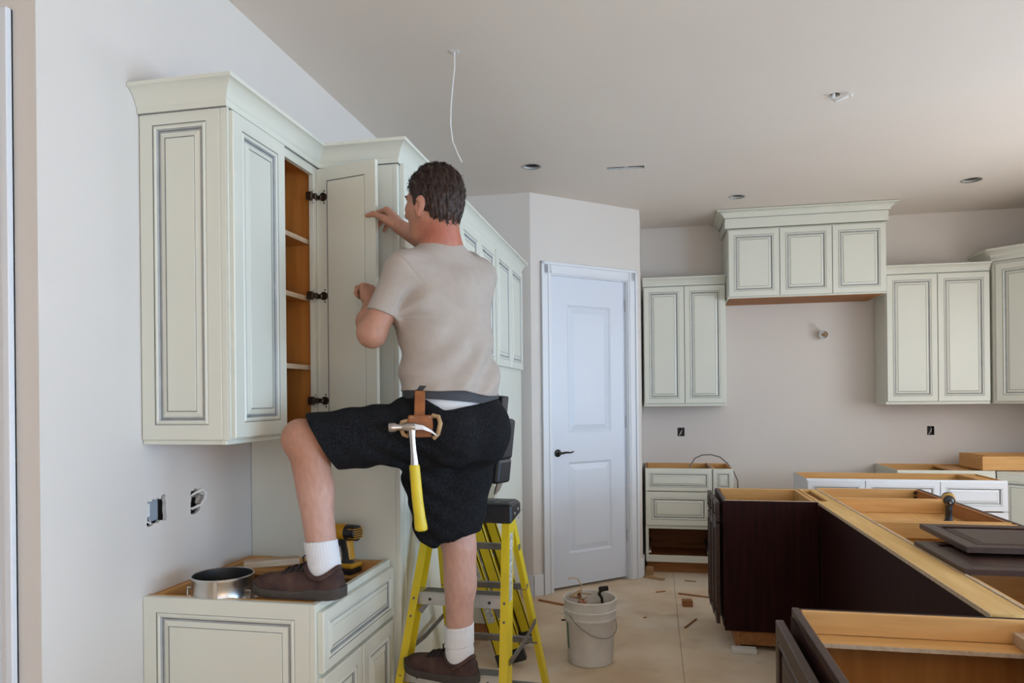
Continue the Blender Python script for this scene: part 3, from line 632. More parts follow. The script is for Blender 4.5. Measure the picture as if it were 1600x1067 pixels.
# ---------------------------------------------------------------- cordless drills
def drill(label, loc, rot):
    t = thing('cordless_drill', label, 'drill', loc, rot, 'cordless drills')
    MB().lathe([(.0, -.085), (.022, -.085), (.030, -.078), (.031, -.045), (.030, -.03), (.0, -.03)], 'black', (0, 0, .155), 20, 'x').build('motor_cap', t, True)
    for k in range(5):
        MB().box(-.087, -.050, -.026+.0, .026, .136+k*.0085, .1395+k*.0085, 'dyellow').build('vent_rib', t, bevel=.001)
    MB().lathe([(.0, -.032), (.0295, -.032), (.031, -.02), (.031, .02), (.028, .034), (.0, .034)], 'dyellow', (0, 0, .155), 20, 'x').build('motor_housing', t, True)
    MB().lathe([(.0, .03), (.026, .03), (.027, .05), (.024, .060), (.0, .062)], 'black', (0, 0, .155), 20, 'x').build('gear_collar', t, True)
    MB().lathe([(.0, .058), (.020, .058), (.020, .082), (.013, .100), (.006, .104), (.0, .104)], 'black', (0, 0, .155), 16, 'x').build('chuck', t, True)
    MB().lathe([(.0, .10), (.0045, .10), (.0045, .135), (.0, .14)], 'steel', (0, 0, .155), 8, 'x').build('bit', t, True)
    def rr(cx, z, a, b): return [(cx+a*math.cos(2*PI*k/14), b*math.sin(2*PI*k/14), z) for k in range(14)]
    MB().loops([rr(-.012, .135, .026, .019), rr(-.018, .11, .021, .017), rr(-.024, .08, .019, .016), rr(-.030, .05, .021, .018), rr(-.032, .036, .030, .024)], 'black').build('handle', t, True)
    MB().loops([rr(-.040, .125, .008, .0195), rr(-.046, .09, .006, .017), rr(-.052, .055, .006, .018)], 'dyellow').build('handle_inlay', t, True)
    MB().box(.006, .016, -.008, .008, .098, .125, 'black').build('trigger', t, bevel=.004)
    MB().box(-.075, .030, -.034, .034, .022, .040, 'dyellow').build('battery_mount', t, bevel=.005)
    MB().box(-.072, .034, -.036, .036, .0, .022, 'black').build('battery', t, bevel=.006)
    return t
drill('yellow and black cordless drill standing behind the man\'s raised shoe', (-1.188, 2.562, .836), PI-.25)
drill('yellow and black cordless drill standing in the island cabinet bay', (1.475, 4.03, .799), -PI/2-.30)

# ---------------------------------------------------------------- on the left base cabinet
t = thing('steel_ring', 'shiny steel duct ring with dark inside on the left base cabinet', 'metal ring', (-1.392, 2.105, .8435), 0)
RR = .098
MB().lathe([(RR*.985, .004), (RR, .006), (RR, .012), (RR*.985, .014), (RR*.985, .078), (RR, .080), (RR, .087), (RR*.975, .090), (RR*.955, .088)], 'steel', n=48, cap0=False, cap1=False).build('band', t, True)
MB().lathe([(RR*.955, .088), (RR*.94, .082), (RR*.94, .004), (RR*.985, .004)], 'black', n=48, cap0=False, cap1=False).build('lining', t, True)
MB().box(-.006, .006, -RR-.003, -RR+.004, .006, .086, 'steel').build('seam', t, bevel=.001, rot=(0, 0, .35))
MB().tube([(.095, -.01, .04), (.108, -.012, .042), (.108, -.012, .02), (.096, -.01, .018)], .004, 'steel', 8).build('clasp', t, True)
MB().tube([(-.095, -.02, .045), (-.112, -.024, .046), (-.114, -.026, .02), (-.098, -.02, .016)], .004, 'steel', 8).build('clasp', t, True)
MB().box(-.085, .085, -.09, .09, .0, .003, 'wire').build('paper_base', t)
tag(MB().box(-.10, .10, -.026, .026, 0, .024, 'plyedge').build('wood_block', bevel=.002, loc=(-1.43, 2.475, .873), rot=(0, 0, .55)), 'pale offcut block lying on the back rail of the left base cabinet', 'wood block')

# ---------------------------------------------------------------- bucket and its contents
t = thing('bucket', 'white plastic bucket with scraps standing before the pantry door', 'bucket', (-.376, 4.1, ZF), 0)
pr = [(.0, .0), (.122, .0), (.128, .006), (.1415, .25), (.1425, .252), (.150, .254), (.150, .262), (.145, .266), (.146, .296), (.153, .298), (.153, .306), (.147, .310), (.148, .350), (.153, .352), (.154, .362), (.150, .366), (.145, .364), (.1435, .35), (.125, .012), (.0, .010)]
MB().lathe(pr, 'bucket', n=48, cap0=False, cap1=False).build('pail', t, True)
MB().tube([(.150*math.cos(a), .150*math.sin(a), .285-.155*math.sin((a+2.35)/2.75*PI)*.55 - .06*(a+2.35)/2.75) for a in [-2.35+2.75*k/20 for k in range(21)]], .0022, 'gwire', 6).build('wire_handle', t, True)
MB().loops([[(.1310*math.cos(a), .1310*math.sin(a), .085) for a in (3.62, 3.72)] + [(.1338*math.cos(a), .1338*math.sin(a), .085) for a in (3.72, 3.62)], [(.1392*math.cos(a), .1392*math.sin(a), .235) for a in (3.62, 3.72)] + [(.1420*math.cos(a), .1420*math.sin(a), .235) for a in (3.72, 3.62)]], 'green').build('green_stripe', t)
MB().lathe([(0, .26), (.134, .26), (.135, .27), (.0, .29)], 'scrap', n=20).build('scrap_fill', t, True)
for i in range(9):
    a = random.uniform(2.2, 4.6); r = random.uniform(.04, .085); L_ = random.uniform(.05, .09)
    o = MB().box(-L_/2, L_/2, -.012, .012, 0, .004, 'copper' if i % 3 == 0 else 'scrap').build('wood_scrap', loc=(-.376+r*math.cos(a), 4.1+r*math.sin(a), ZF+.318+.008*i), rot=(random.uniform(-.3, .3), random.uniform(-.5, .5), random.uniform(0, 3)))
    tag(o, 'thin wood scrap among the litter in the white bucket', 'wood scrap', 'scraps in the white bucket')
tag(MB().tube([(-.43, 4.12, ZF+.33), (-.425, 4.12, ZF+.42), (-.445, 4.12, ZF+.46), (-.48, 4.11, ZF+.468), (-.50, 4.10, ZF+.462)], .004, 'plyedge', 6).build('curved_strip', smooth=True), 'thin curved strip sticking up out of the white bucket', 'strip')
t = thing('pry_tool', 'dark hooked tool leaning out of the white bucket', 'tool', (-.30, 4.06, ZF+.31), 0)
MB().tube([(0, 0, 0), (-.004, 0, .06), (-.02, 0, .085), (-.01, 0, .105), (.02, 0, .112)], [.008, .008, .010, .010, .008], 'bronze', 8).build('shank', t, True)
MB().box(-.005, .05, -.012, .012, .100, .128, 'bronze').build('head', t, bevel=.006, rot=(0, -.15, 0))

# ---------------------------------------------------------------- scraps on the floor
def scrap(name, label, loc, size, rz, m='scrap', rx=0):
    tag(MB().box(-size[0]/2, size[0]/2, -size[1]/2, size[1]/2, 0, size[2], m).build(name, bevel=.0015, loc=loc, rot=(rx, 0, rz)), label, 'wood scrap')
scrap('wood_block', 'small brown wood block on the floor left of the island', (.215, 5.28, ZF), (.07, .06, .045), .1, 'toewood')
scrap('wood_stick', 'long thin stick on the floor behind the small wood block', (.27, 5.55, ZF), (.23, .012, .010), -.32, 'toewood')
scrap('wood_stick', 'short thin stick on the floor nearest the island cabinet', (.22, 4.87, ZF), (.22, .012, .009), 1.18, 'toewood')
scrap('wood_shim', 'flat wood offcut on the floor beside the pantry door casing', (-.03, 6.03, ZF), (.20, .05, .012), -.5)
scrap('wood_shim', 'upright wood offcut leaning beside the drawer cabinet toe kick', (-.055, 6.135, ZF), (.06, .03, .075), -.3)
scrap('wood_strip', 'brown wood strip on the floor between ladder and pantry door', (-.76, 5.19, ZF), (.22, .018, .012), -.45, 'toewood')
scrap('wood_chip', 'tiny dark chip on the floor left of the bucket', (-.62, 4.80, ZF), (.03, .015, .008), .4, 'dark')
scrap('wood_chip', 'tiny wood chip on the floor right of the bucket', (-.08, 4.95, ZF), (.025, .015, .006), .9, 'toewood')
scrap('wood_sliver', 'thin wood sliver on the floor near the drawer cabinet', (.27, 5.98, ZF), (.09, .012, .006), -.2, 'toewood')
scrap('wood_sliver', 'short dark sliver on the floor halfway to the drawer cabinet', (.03, 5.62, ZF), (.08, .014, .007), .5, 'toewood')

# ---------------------------------------------------------------- stepladder the man stands on
LC, LA = -.735, math.radians(-3)
SL = thing('stepladder', 'yellow fibreglass stepladder with black cap under the man', 'ladder', (LC, 2.66, ZF), LA)
def fy(z): return -.315 + .36*z          # front rail y at height z (local)
def ry(z): return .575 - .42*z
def hw(z): return .245 - .068*z
def rail(a, b, w, d, s, name='rail', parent=SL):
    """channel rail from a to b: flange width w seen from the front, web depth d running back, open to the inside (s = outer side sign)"""
    a, b = Vector(a), Vector(b); mb = MB(); th = .005
    def ring(p):
        x, y, z = p; o = s
        return [(x, y, z), (x-o*w, y, z), (x-o*w, y+th, z), (x-o*th, y+th, z), (x-o*th, y+d-th, z), (x-o*w, y+d-th, z), (x-o*w, y+d, z), (x, y+d, z)]
    mb.loops([ring(a), ring(b)], 'yellow'); return mb.build(name, parent)
ZT = 1.035
for s in (-1, 1):
    r1 = rail((s*hw(0), fy(0), .02), (s*hw(ZT), fy(ZT), ZT), .030, .076, s, 'front_rail')
    rail((s*(hw(0)+.004), ry(0), .02), (s*(hw(ZT)-.012), ry(ZT), ZT), .022, .050, s, 'rear_rail')
    for y in (fy(0), ry(0)): B('foot', SL, s*hw(0)-.022*s-.02, s*hw(0)-.022*s+.025, y-.005, y+.08, 0, .035, 'black', .004)
    zs = .545
    a = Vector((s*(hw(zs)-.004 if s < 0 else hw(zs)+.006), fy(zs)+.02, zs)); b = Vector((s*hw(zs+.02), ry(zs)+.02, zs+.01)); mid = (a+b)/2+Vector((0, 0, -.012))
    MB().bar(a, mid, .022, .005, 'zinc', (1, 0, 0)).build('spreader_bar', SL, bevel=.001); MB().bar(mid, b, .022, .005, 'zinc', (1, 0, 0)).build('spreader_bar', SL, bevel=.001)
st = [.235, .500, .765]
for z in st:
    w = hw(z)-.004; y = fy(z)
    MB().box(-w, w, y+.004, y+.078, z-.006, z, 'alu').box(-w, w, y+.004, y+.008, z-.048, z-.006, 'alu').box(-w, w, y+.074, y+.078, z-.03, z-.006, 'alu').build('step', SL, bevel=.001)
    for k in range(5): MB().box(-w+.035, w-.035, y+.016+k*.012, y+.020+k*.012, z, z+.0015, 'zinc').build('step_tread', SL)
    for s in (-1, 1):
        MB().bar((s*(w-.028), y+.006, z-.078), (s*(w-.080), y+.030, z-.008), .020, .004, 'zinc', (0, 1, 0)).build('step_brace', SL)
        for dz in (-.022, -.085): MB().lathe([(0, -.004), (.005, -.003), (.006, 0), (0, 0)], 'zinc', (s*(hw(z+dz)-.014), fy(z+dz)-.0005, z+dz), 8, 'y').build('rivet', SL, True)
        MB().lathe([(0, -.003), (.006, -.002), (.006, 0), (0, 0)], 'black', (s*(w-.07), y+.004, z-.026), 8, 'y').build('bolt', SL, True)
for z in (.22, .46, .72, .90):
    w = hw(z)-.006; y = ry(z); MB().box(-w, w, y+.006, y+.030, z-.012, z+.012, 'zinc').build('rear_brace', SL, bevel=.001)
c0, c1 = ZT-.012, ZT+.068
w0, w1 = hw(ZT)+.012, hw(ZT)+.002
cap_r = [[(-w0, fy(ZT)-.012, c0), (w0, fy(ZT)-.012, c0), (w0, ry(ZT)+.060, c0+.02), (-w0, ry(ZT)+.060, c0+.02)],
         [(-w0, fy(ZT)-.012, c1-.008), (w0, fy(ZT)-.012, c1-.008), (w0, ry(ZT)+.056, c1-.012), (-w0, ry(ZT)+.056, c1-.012)],
         [(-w1, fy(ZT)+.004, c1), (w1, fy(ZT)+.004, c1), (w1, ry(ZT)+.035, c1), (-w1, ry(ZT)+.035, c1)]]
MB().loops(cap_r, 'black').build('top_cap', SL, bevel=.006)
for k in range(6):
    MB().box(-w1+.03+k*.055, -w1+.065+k*.055, fy(ZT)+.03, ry(ZT)+.01, c1, c1+.002, 'black').build('tray_rib', SL, bevel=.001)
for dy, dz in ((.04, .035), (.09, .045), (.16, .03), (.10, .008)):
    MB().lathe([(0, .0), (.0055, .0), (.005, .003), (0, .004)], 'alu', (w0, fy(ZT)+dy, c0+dz), 8, 'x').build('rivet', SL, True)
# sticker on the outer web of the right front rail
za, zb = .745, .985
def sp(z, k): return (hw(z)+.0008, fy(z)+.012+k*.046, z)
MB().quad([sp(za, 0), sp(za, 1), sp(zb, 1), sp(zb, 0)], 'sticker').build('sticker', SL)

# folded ladder leaning into the empty refrigerator bay
FL = thing('folded_ladder', 'folded yellow stepladder leaning behind the stepladder the man stands on', 'ladder', (-.70, 3.905, ZF), 0)
FL.rotation_euler = (0, math.radians(-18), 0)
for i, (x0, x1, y) in enumerate(((-.16, -.085, .0), (-.16, -.085, .36), (-.075, -.012, .03), (-.075, -.012, .33))):
    MB().box(x0, x1, y, y+.006, .05, 1.40, 'yellow').box(x0, x0+.006, y, y+.028, .05, 1.40, 'yellow').box(x1-.006, x1, y, y+.028, .05, 1.40, 'yellow').build('rail', FL)
    B('foot', FL, x0-.006, x1+.006, y-.006, y+.034, .045, .12, 'black', .004)
for z in (.33, .63, .93, 1.2): B('step', FL, -.155, -.09, .006, .36, z-.03, z, 'alu')
MB().box(-.17, .0, -.01, .376, 1.39, 1.45, 'black').build('top_cap', FL, bevel=.006)
for z in (.30, .55, .80): MB().quad([(-.145, -.0006, z), (-.10, -.0006, z), (-.10, -.0006, z+.09), (-.145, -.0006, z+.09)], 'sticker').build('sticker', FL)

# ---------------------------------------------------------------- the man: implicit surfaces meshed with surface nets
M['skin'] = mat('skin', (.47, .245, .165), .5, spec=.35)
def skin_nodes():
    m = M['skin']; nt = m.node_tree; N = nt.nodes; L = nt.links; b = N['Principled BSDF']
    at = N.new('ShaderNodeAttribute'); at.attribute_name = 'tone'
    n = N.new('ShaderNodeTexNoise'); n.inputs['Scale'].default_value = 55; n.inputs['Detail'].default_value = 4
    mx = N.new('ShaderNodeMix'); mx.data_type = 'RGBA'; mx.blend_type = 'OVERLAY'; mx.inputs[0].default_value = .22
    L.new(at.outputs['Color'], mx.inputs[6]); L.new(n.outputs['Fac'], mx.inputs[7]); L.new(mx.outputs[2], b.inputs['Base Color'])
    b.inputs['Subsurface Weight'].default_value = .06; b.inputs['Subsurface Radius'].default_value = (.012, .005, .003)
skin_nodes()
M['shirt'] = mat('beige_jersey', (.44, .375, .325), .9, var=.06, scale=30, bump=.05, bscale=500, spec=.2)
M['under'] = mat('white_jersey', (.74, .70, .68), .9, spec=.2)
M['shorts'] = mat('black_heather_denim', (.020, .020, .022), .9, 0, 0, 330, .10, 300, (1, 1, .4), (.006, .006, .007), .15, 6)
M['shorts'].node_tree.nodes['Color Ramp'].color_ramp.elements[0].position = .45
M['beltm'] = mat('dark_grey_webbing', (.040, .041, .047), .7, bump=.1, bscale=300)
M['leather'] = mat('tan_leather', (.36, .115, .028), .55, var=.35, scale=30, bump=.08, bscale=120)
M['sock'] = mat('white_sock', (.74, .73, .74), .95, var=.06, scale=40, bump=.06, bscale=300, spec=.1)
M['shoe'] = mat('brown_suede', (.095, .052, .040), .75, col2=(.042, .022, .020), scale=22, bump=.12, bscale=160, spec=.25)
M['sole'] = mat('dark_rubber', (.040, .030, .026), .7, col2=(.058, .045, .036), scale=18, bump=.05, bscale=100)
M['lace'] = mat('dark_lace', (.022, .013, .012), .8)
M['hair'] = mat('dark_brown_hair', (.048, .022, .014), .52, col2=(.022, .010, .007), scale=60, spec=.45)
M['eyew'] = mat('eye_white', (.7, .68, .65), .3)
M['chrome'] = mat('polished_steel', (.55, .53, .52), .22, 1., var=.2, scale=25)

V3 = lambda *a: np.array(a, dtype=np.float64)
def nrm(v): v = np.asarray(v, float); return v/np.linalg.norm(v)
class Cap:
    def __init__(s, a, b, ra, rb=None, k=.02): s.a = np.array(a, float); s.b = np.array(b, float); s.ra = ra; s.rb = ra if rb is None else rb; s.k = k
    def __call__(s, P):
        ba = s.b-s.a; pa = P-s.a; h = np.clip(pa@ba/(ba@ba), 0, 1)
        return np.linalg.norm(pa - h[:, None]*ba, axis=1) - (s.ra + (s.rb-s.ra)*h)
class Ell:
    def __init__(s, c, r, ax=None, k=.02): s.c = np.array(c, float); s.r = np.array(r, float); s.ax = np.eye(3) if ax is None else np.array(ax, float); s.k = k
    def __call__(s, P):
        q = (P-s.c)@s.ax.T; k0 = np.linalg.norm(q/s.r, axis=1); k1 = np.linalg.norm(q/(s.r**2), axis=1)+1e-9
        return k0*(k0-1)/k1
class Stack:
    """elliptic cross-sections stacked in z: rows (z, cx, cy, a, b); a along axis l, b along axis f"""
    def __init__(s, rows, l, f, k=.02): s.t = np.array(rows, float); s.l = nrm(l)[:2]; s.f = nrm(f)[:2]; s.k = k
    def __call__(s, P):
        t = s.t; z = P[:, 2]; zz = np.clip(z, t[0, 0], t[-1, 0]); I = lambda j: np.interp(zz, t[:, 0], t[:, j])
        dx = P[:, 0]-I(1); dy = P[:, 1]-I(2); a = I(3); b = I(4)
        l = dx*s.l[0]+dy*s.l[1]; f = dx*s.f[0]+dy*s.f[1]
        k0 = np.sqrt((l/a)**2+(f/b)**2); k1 = np.sqrt((l/a**2)**2+(f/b**2)**2)+1e-9
        d = k0*(k0-1)/k1; d = np.where(k0 < .05, -np.minimum(a, b), d)
        dz = np.abs(z-zz); return np.where(dz > 0, np.sqrt(np.maximum(d, 0)**2+dz**2)+np.minimum(d, 0)*0, d)
class Cut:      # prim limited by half spaces n.(p-c) <= 0
    def __init__(s, p, cuts, k=None): s.p = p; s.c = [(np.array(c, float), nrm(n)) for c, n in cuts]; s.k = p.k if k is None else k
    def __call__(s, P):
        d = s.p(P)
        for c, n in s.c: d = np.maximum(d, (P-c)@n)
        return d
def smin(a, b, k):
    if k <= 0: return np.minimum(a, b)
    h = np.maximum(k-np.abs(a-b), 0)/k; return np.minimum(a, b) - h*h*k*.25
def sdf_mesh(prims, h, post=None, n=20, margin=.07, lo=None, hi=None):
    """surface nets over blocks near the surface; returns vertices, quads"""
    C8 = np.array([(i, j, k) for i in (0, 1) for j in (0, 1) for k in (0, 1)])
    E12 = [(a, b) for a in range(8) for b in range(a+1, 8) if np.abs(C8[a]-C8[b]).sum() == 1]
    lo = np.array(lo, float); hi = np.array(hi, float); nb = np.ceil((hi-lo)/(n*h)).astype(int)
    NX, NY, NZ = [int(v)*n+4 for v in nb]
    ids_all, pos_all, q_all = [], [], []
    g = np.arange(-1, n+1)
    GI, GJ, GK = np.meshgrid(g, g, g, indexing='ij'); base = np.stack([GI, GJ, GK], -1).reshape(-1, 3)
    rad = n*h*.5*math.sqrt(3)+h*2
    cs = np.array([(i, j, k) for i in range(nb[0]) for j in range(nb[1]) for k in range(nb[2])])
    cen = lo+(cs+.5)*n*h
    D = np.stack([p(cen) for p in prims], 1)
    for ci in np.nonzero((D.min(1) < rad+.03) )[0]:
        act = [prims[j] for j in np.nonzero(D[ci] < rad+margin)[0]]
        if not act or D[ci].min() < -rad*1.6-.02: continue
        o = cs[ci]*n; P = lo+(o+base)*h
        d = act[0](P)
        for p in act[1:]: d = smin(d, p(P), p.k)
        if post is not None: d = post(P, d)
        V = d.reshape(n+2, n+2, n+2); sg = V < 0
        if sg.all() or not sg.any(): continue
        m = n+1
        corner = np.stack([sg[a:a+m, b:b+m, c:c+m] for a, b, c in C8], -1); cnt = corner.sum(-1); act_c = (cnt > 0) & (cnt < 8)
        idx = np.argwhere(act_c); vals = np.stack([V[idx[:, 0]+a, idx[:, 1]+b, idx[:, 2]+c] for a, b, c in C8], 1)
        acc = np.zeros((len(idx), 3)); num = np.zeros(len(idx))
        for a, b in E12:
            va, vb = vals[:, a], vals[:, b]; cr = (va < 0) != (vb < 0)
            t = np.where(cr, va/np.where(cr, va-vb, 1), 0)
            acc += np.where(cr[:, None], C8[a]+(C8[b]-C8[a])*t[:, None], 0); num += cr
        pos = lo+(o+idx-1+acc/num[:, None])*h
        gi = idx-1+o+1
        gid = (gi[:, 0]*NY+gi[:, 1])*NZ+gi[:, 2]
        ids_all.append(gid); pos_all.append(pos)
        off = [(np.array([0, 1, 1]), [(0, 0, 0), (0, -1, 0), (0, -1, -1), (0, 0, -1)]), (1, [(0, 0, 0), (0, 0, -1), (-1, 0, -1), (-1, 0, 0)]), (2, [(0, 0, 0), (-1, 0, 0), (-1, -1, 0), (0, -1, 0)])]
        for ax in range(3):
            s0 = sg[1:n+1, 1:n+1, 1:n+1]
            sl = [slice(1, n+1)]*3; sl[ax] = slice(2, n+2); s1 = sg[tuple(sl)]
            e = np.argwhere(s0 != s1)
            if len(e) == 0: continue
            flip = s1[e[:, 0], e[:, 1], e[:, 2]]
            cc = e+1
            q = []
            for dd in off[ax][1]:
                c2 = cc+np.array(dd)+o-1+1
                q.append((c2[:, 0]*NY+c2[:, 1])*NZ+c2[:, 2])
            q = np.stack(q, 1); q[flip] = q[flip][:, ::-1]; q_all.append(q)
    ids = np.concatenate(ids_all); pos = np.concatenate(pos_all); q = np.concatenate(q_all)
    u, first = np.unique(ids, return_index=True); pos = pos[first]
    f = np.searchsorted(u, q); ok = (u[np.minimum(f, len(u)-1)] == q).all(1)
    return pos, f[ok]
def largest(pos, quads):
    lab = np.arange(len(pos))
    while True:
        mn = lab[quads].min(1); new = lab.copy()
        for a in range(4): np.minimum.at(new, quads[:, a], mn)
        new = new[new]
        if (new == lab).all(): break
        lab = new
    u, c = np.unique(lab, return_counts=True); keep = lab == u[c.argmax()]
    idx = np.cumsum(keep)-1; return pos[keep], idx[quads[keep[quads[:, 0]]]]
def np_obj(name, pos, quads, m, parent, smooth=True, relax=1, post=None):
    pos, quads = largest(pos, quads)
    if relax:
        for _ in range(relax):
            acc = np.zeros_like(pos); c = np.zeros(len(pos))
            for a, b in ((0, 1), (1, 2), (2, 3), (3, 0)):
                np.add.at(acc, quads[:, a], pos[quads[:, b]]); np.add.at(c, quads[:, a], 1)
                np.add.at(acc, quads[:, b], pos[quads[:, a]]); np.add.at(c, quads[:, b], 1)
            pos = pos*.45 + acc/np.maximum(c, 1)[:, None]*.55
    me = bpy.data.meshes.new(name); me.vertices.add(len(pos)); me.vertices.foreach_set('co', pos.astype(np.float32).ravel())
    me.loops.add(len(quads)*4); me.loops.foreach_set('vertex_index', quads.astype(np.int32).ravel())
    me.polygons.add(len(quads)); me.polygons.foreach_set('loop_start', np.arange(len(quads), dtype=np.int32)*4)
    me.polygons.foreach_set('use_smooth', np.ones(len(quads), bool)); me.update(calc_edges=True); me.validate()
    me.materials.append(M[m]); o = bpy.data.objects.new(name, me); COL.objects.link(o); o.parent = parent
    return o

# pose -----------------------------------------------------------------
Ft = nrm((-.783, .622, 0)); Lt = nrm((-.622, -.783, 0)); UP = V3(0, 0, 1)
pel = V3(-.682, 2.365, 1.44); hipL = V3(-.742, 2.295, 1.41); hipR = V3(-.628, 2.435, 1.42)
kneeL = V3(-1.113, 2.130, 1.372); ankL = V3(-1.030, 2.098, .975)
kneeR = V3(-.690, 2.440, 1.015); ankR = V3(-.692, 2.462, .595)
shC = V3(-.728, 2.415, 1.96); shL = V3(-.818, 2.285, 1.930); shR = V3(-.632, 2.545, 1.945)
elbL = V3(-.918, 2.235, 1.722); wrL = V3(-.998, 2.420, 1.838)
elbR = V3(-.735, 2.705, 2.03); wrR = V3(-.928, 2.552, 2.142)
hd = V3(-.748, 2.378, 2.177); Fh = nrm((-.93, .37, -.03)); Lh = nrm((-.37, -.93, 0)); Uh = np.cross(Fh, Lh)*1.0
Uh = nrm(Uh if Uh[2] > 0 else -Uh); AXH = [Fh, Lh, Uh]
def H(f, l, u): return hd+Fh*f+Lh*l+Uh*u
PERSON = thing('person', 'person in beige t-shirt and black shorts, back turned, fitting a cabinet door', 'person', (0, 0, 0))
def hand(w, h, n, side, curls, thumb, spread=.0):
    """prims of one hand: w wrist, h wrist->knuckles, n palm normal, side +1 left -1 right"""
    h = nrm(h); n = np.asarray(n, float); n = nrm(n-h*(n@h)); t = np.cross(n, h)*side
    pr = []
    L4 = [(.042, .026, .021), (.046, .029, .022), (.042, .027, .021), (.033, .021, .019)]
    off = [.031, .010, -.011, -.030]; reach = [.086, .090, .085, .076]
    for i in range(4):
        kn = w+h*reach[i]+t*off[i]
        pr.append(Cap(w+h*.012+t*off[i]*.55, kn, .0165, .0125, .012))
        pr.append(Cap(w+h*.03+t*off[i]*.8+n*.006, kn+n*.004-h*.01, .014, .010, .012))
        p = kn; ang = 0.
        for j in range(3):
            ang += math.radians(curls[i][j]); d = h*math.cos(ang)+n*math.sin(ang)+t*spread*(1.5-i)*.2
            q = p+nrm(d)*L4[i][j]; r0 = (.0098, .0089, .0080)[j]; r1 = (.0089, .0080, .0066)[j]
            pr.append(Cap(p, q, r0, r1, .004)); p = q
    pr.append(Cap(thumb[0], thumb[1], .017, .0135, .014))
    pr.append(Cap(thumb[1], thumb[2], .0118, .0105, .006)); pr.append(Cap(thumb[2], thumb[3], .0105, .0082, .004))
    return pr
body = []
# torso core (under the shirt)
body += [Stack([(1.33, -.678, 2.365, .13, .10), (1.45, -.684, 2.366, .150, .105), (1.58, -.695, 2.378, .135, .098), (1.75, -.712, 2.398, .150, .108), (1.88, -.724, 2.412, .155, .105), (1.95, -.728, 2.416, .135, .085), (2.0, -.728, 2.416, .085, .07)], Lt, Ft, .03)]
# neck and trapezius
body += [Cap((-.722, 2.424, 1.98), H(-.022, 0, -.070), .066, .057, .03), Cap(shC+Lt*.10+UP*.0, (-.730, 2.412, 2.055), .040, .045, .04), Cap(shC-Lt*.10, (-.730, 2.412, 2.055), .040, .045, .04), Cap((-.735, 2.42, 2.02), H(-.05, 0, -.05), .05, .045, .03)]
# head
body += [Ell(H(-.010, 0, .026), (.098, .076, .096), AXH, .02), Ell(H(.030, 0, -.035), (.070, .062, .085), AXH, .03),
         Ell(H(.060, 0, -.098), (.030, .034, .022), AXH, .025), Cap(H(.0, .052, -.055), H(.055, .026, -.098), .019, .019, .03), Cap(H(.0, -.052, -.055), H(.055, -.026, -.098), .019, .019, .03),
         Ell(H(.080, 0, .026), (.017, .047, .012), AXH, .014), Cap(H(.090, 0, .014), H(.117, 0, -.024), .0085, .0125, .010), Ell(H(.104, .011, -.029), (.011, .008, .008), AXH, .006), Ell(H(.104, -.011, -.029), (.011, .008, .008), AXH, .006),
         Ell(H(.088, 0, -.055), (.014, .022, .006), AXH, .006), Ell(H(.086, 0, -.066), (.014, .020, .007), AXH, .006), Ell(H(.062, .040, -.020), (.024, .022, .022), AXH, .02), Ell(H(.062, -.040, -.020), (.024, .022, .022), AXH, .02)]
for s in (1, -1):
    ea = nrm(Fh*.0+Lh*s); e1 = nrm(Fh*.93+Uh*.22+Lh*s*.42); e2 = nrm(np.cross(ea, e1)); e0 = nrm(np.cross(e1, e2))
    body += [Ell(H(-.014, s*.089, -.026), (.019, .0065, .032), [e1, e0, e2 if e2[2] > 0 else -e2], .006), Ell(H(.000, s*.079, -.034), (.013, .011, .022), AXH, .008), Ell(H(-.002, s*.085, -.054), (.010, .006, .012), AXH, .006)]
# arms
for sh, el, wr in ((shL, elbL, wrL), (shR, elbR, wrR)):
    fo = wr-el
    body += [Cap(sh, el, .050, .043, .03), Cap(el, el+fo*.35, .048, .050, .02), Cap(el+fo*.35, wr, .050, .0285, .02), Ell(el-nrm((fo+(sh-el)))*.010, (.042, .042, .042), None, .02)]
# hands
fist = [(52, 80, 45), (56, 84, 45), (60, 86, 45), (64, 86, 45)]
hL = nrm((-.28, .50, .82)); nL = V3(-.80, .35, -.35)
body += hand(wrL, hL, nL, 1, fist, [wrL+hL*.02+V3(.012, .012, .0), wrL+hL*.055+V3(.012, .030, .002), wrL+hL*.075+V3(-.010, .044, .006), wrL+hL*.085+V3(-.036, .046, .002)])
hR = nrm((-.58, .30, .76)); nR = V3(-.972, .234, 0)
body += hand(wrR, hR, nR, -1, [(62, 22, 12), (66, 22, 12), (70, 24, 12), (74, 26, 14)], [wrR+V3(-.016, -.016, .004), V3(-.984, 2.508, 2.172), V3(-1.022, 2.5085, 2.190), V3(-1.050, 2.514, 2.186)])
# legs
for hp, kn, an, bk, kd in ((hipL, kneeL, ankL, nrm((.97, .05, .12)), nrm((-.9, -.1, .1))), (hipR, kneeR, ankR, nrm((.80, -.55, .0)), nrm((-.80, .55, 0)))):
    sh_ = an-kn
    body += [Cap(hp, kn, .076, .056, .03), Cap(kn, kn+sh_*.9, .055, .038, .03), Cap(kn+sh_*.12+bk*.022, kn+sh_*.42+bk*.022, .046, .044, .04), Cap(kn+sh_*.40+bk*.014, an, .044, .038, .03), Ell(kn+kd*.022, (.046, .046, .055), None, .03), Cap(an, an-UP*.05, .042, .04, .02)]
ear_c = [(Ell(H(-.006, s*.098, -.028), (.0095, .008, .017), AXH), s) for s in (1, -1)]
def body_post(P, d):
    if np.linalg.norm(P.mean(0)-hd) > .22: return d
    for e, s in ear_c: d = np.maximum(d, -e(P))
    return d
pos, qd = sdf_mesh(body, .0034, body_post, lo=(-1.26, 1.99, .50), hi=(-.40, 2.84, 2.36))
bo = np_obj('body', pos, qd, 'skin', PERSON, relax=1)
